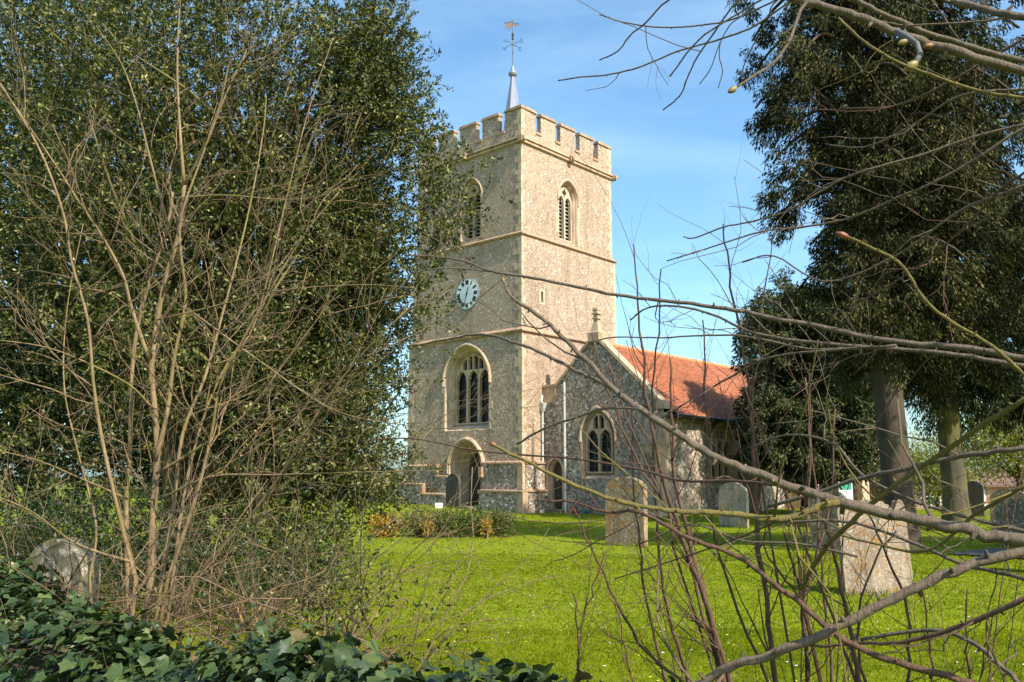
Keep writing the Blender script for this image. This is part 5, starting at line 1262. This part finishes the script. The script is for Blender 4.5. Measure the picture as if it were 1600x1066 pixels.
# parked cars
def car(label, loc, rz, c):
    t = empty('parked_car', (loc[0], loc[1], gz(*loc)), rz, label=label, cat='car', group='cars parked beyond the yew')
    pm = simple('car_paint_' + label[:4].strip(), c, .25, .2)
    side = [(-2.1, .35), (-2.15, .75), (-1.95, .95), (-1.2, 1.0), (1.0, .98), (2.0, .8), (2.15, .55), (2.1, .3)]
    b = MB(); b.loft([[(x, y, z) for x, z in side] for y in (-.85, -.88, .88, .85)], True, True, True); b.build('body', pm, t, fix=True)
    b = MB(); b.loft([[(-1.75, -.75, .97), (.95, -.75, .97), (.95, .75, .97), (-1.75, .75, .97)], [(-1.35, -.62, 1.42), (.25, -.62, 1.42), (.25, .62, 1.42), (-1.35, .62, 1.42)]], True, False, False); b.build('windows', simple('car_glass', g(.3, .35, .42), .08, .5), t, fix=True)
    b = MB(); b.box(-1.38, .28, -.64, .64, 1.41, 1.46); b.build('roof', pm, t)
    for x in (-1.35, 1.35):
        for y in (-.86, .7): b = MB(); b.lathe([(.1, 0), (.31, .0), (.33, .04), (.33, .14), (.31, .17), (.1, .17)], (x, y, .32), 14, 'y'); b.build('wheel', M['black'], t)
car('pale silver car parked left, seen between the shoots', (23.0, 71), R(20), g(.5, .53, .58)); car('white car parked right, near the porch', (26.6, 74), R(24), g(.75, .77, .8))
# wheeled bin at the right edge
t = empty('litter_bin', (8.42, 14.2, 0), label='black ribbed litter bin by the path at the right edge', cat='bin')
b = MB(); b.lathe([(.2, 0), (.21, .02)] + [(.21 + (.012 if i % 2 else 0), .04 + i * .03) for i in range(16)] + [(.23, .54), (.2, .56)], k=20); b.build('bin_body', M['black'], t)
b = MB(); b.lathe([(.24, .56), (.24, .6), (.12, .68), (.0, .69)], k=20); b.build('lid', M['black'], t)

# ------------------------------------------------------------------ grass and daisies
r = rng(121)
def tufts(n, y0, y1, hgt, wid, per, pw_):
    y = y0 + (y1 - y0) * r.random(n) ** pw_; x = y * r.uniform(-.52, .72, n) + r.normal(size=n) * .3
    ok = ~((x + 5.2) * -wn.x * -1 + (y - 6.75) * 0 > 1e9)
    # keep off the camera side of the ivy wall and off the path and tower
    sd_ = (x - W0_.x) * (-wn.x) + (y - W0_.y) * (-wn.y); ok &= sd_ > .3
    lx = (x - ORG[0]) * CC + (y - ORG[1]) * CS; ly = -(x - ORG[0]) * CS + (y - ORG[1]) * CC
    ok &= ~((lx > -.5) & (ly < 7.5) & (ly > -.5)) & ~((lx > .9) & (ly > -6.9) & (ly < 0))
    for (a, b) in pts: ok &= np.hypot(x - a, y - b) > .95
    x, y = x[ok], y[ok]; n = len(x)
    z = np.array([gz(a, b) for a, b in zip(x, y)])
    P = np.repeat(np.stack([x, y, z - .004], 1), per, 0) + r.normal(size=(n * per, 3)) * np.array([.02, .02, 0]); D = unit(r.normal(size=(n * per, 3)) * .42 + np.array([0, 0, 1]))
    N_ = n * per; return leaves(P, D, hgt * r.uniform(.4, 1.3, N_), np.full(N_, wid) * r.uniform(.6, 1.3, N_), r, .1)
Vs = []; Fs = []; k0 = 0
for a_ in ((60000, 3.0, 9, .032, .005, 5, .9), (60000, 7, 18, .03, .010, 4, .8), (60000, 14, 44, .03, .022, 3, .75)):
    V, F = tufts(*a_); Vs.append(V); Fs.append(F + k0); k0 += len(V)
for (hx, hy, w_, th, rz) in HS + [(7.85, 17.9, .8, .8, 0), (12.75, 25.4, .9, .9, 0)]:
    n = int(260 * w_); u = r.uniform(-.5, .5, n) * (w_ + .12); v = np.sign(r.normal(size=n)) * (th / 2 + .03 + .05 * r.random(n)); P = np.stack([hx + u * math.cos(rz) - v * math.sin(rz), hy + u * math.sin(rz) + v * math.cos(rz), np.full(n, gz(hx, hy) - .005)], 1)
    D = unit(r.normal(size=(n, 3)) * .35 + np.array([0, 0, 1])); V, F = leaves(P, D, .11 * r.uniform(.4, 1.3, n), np.full(n, .012), r, .1); Vs.append(V); Fs.append(F + k0); k0 += len(V)
tag(np_mesh('grass', np.concatenate(Vs), np.concatenate(Fs), M['blade']), 'short bright green mown grass of the churchyard lawn', 'grass', kind='stuff')
def specks(name, n, m, label, s0, cat):
    y = 4.5 + 32 * r.random(n) ** 1.2; x = y * r.uniform(-.3, .55, n); x += .25 * np.sin(y * 3); z = np.array([gz(a, b) for a, b in zip(x, y)]) + .05
    P = np.stack([x, y, z], 1); k = 7; u = np.linspace(0, 2 * math.pi, k, endpoint=False); S = s0 * r.uniform(.7, 1.3, n)
    V = P[:, None] + S[:, None, None] * np.stack([np.cos(u), np.sin(u), .25 * np.cos(u * 2)], 1)[None]; Cn = P[:, None] + np.array([0, 0, -.003])
    V = np.concatenate([Cn, V], 1).reshape(-1, 3); F = np.array([(0, 1 + j, 1 + (j + 1) % k) for j in range(k)]); Fa = (np.arange(n)[:, None, None] * (k + 1) + F[None]).reshape(-1, 3)
    tag(np_mesh(name, V, Fa, m), label, cat, kind='stuff')
specks('daisies', 420, M['white'], 'scattered white daisies in the lawn', .012, 'flowers')
specks('fallen_leaves', 420, simple('dead_leaf', g(.16, .09, .045), .8), 'scattered brown fallen leaves on the lawn', .02, 'leaves')
specks('celandines', 420, simple('petal_yellow', g(.75, .6, .04), .5), 'scattered small yellow flowers in the lawn', .012, 'flowers')
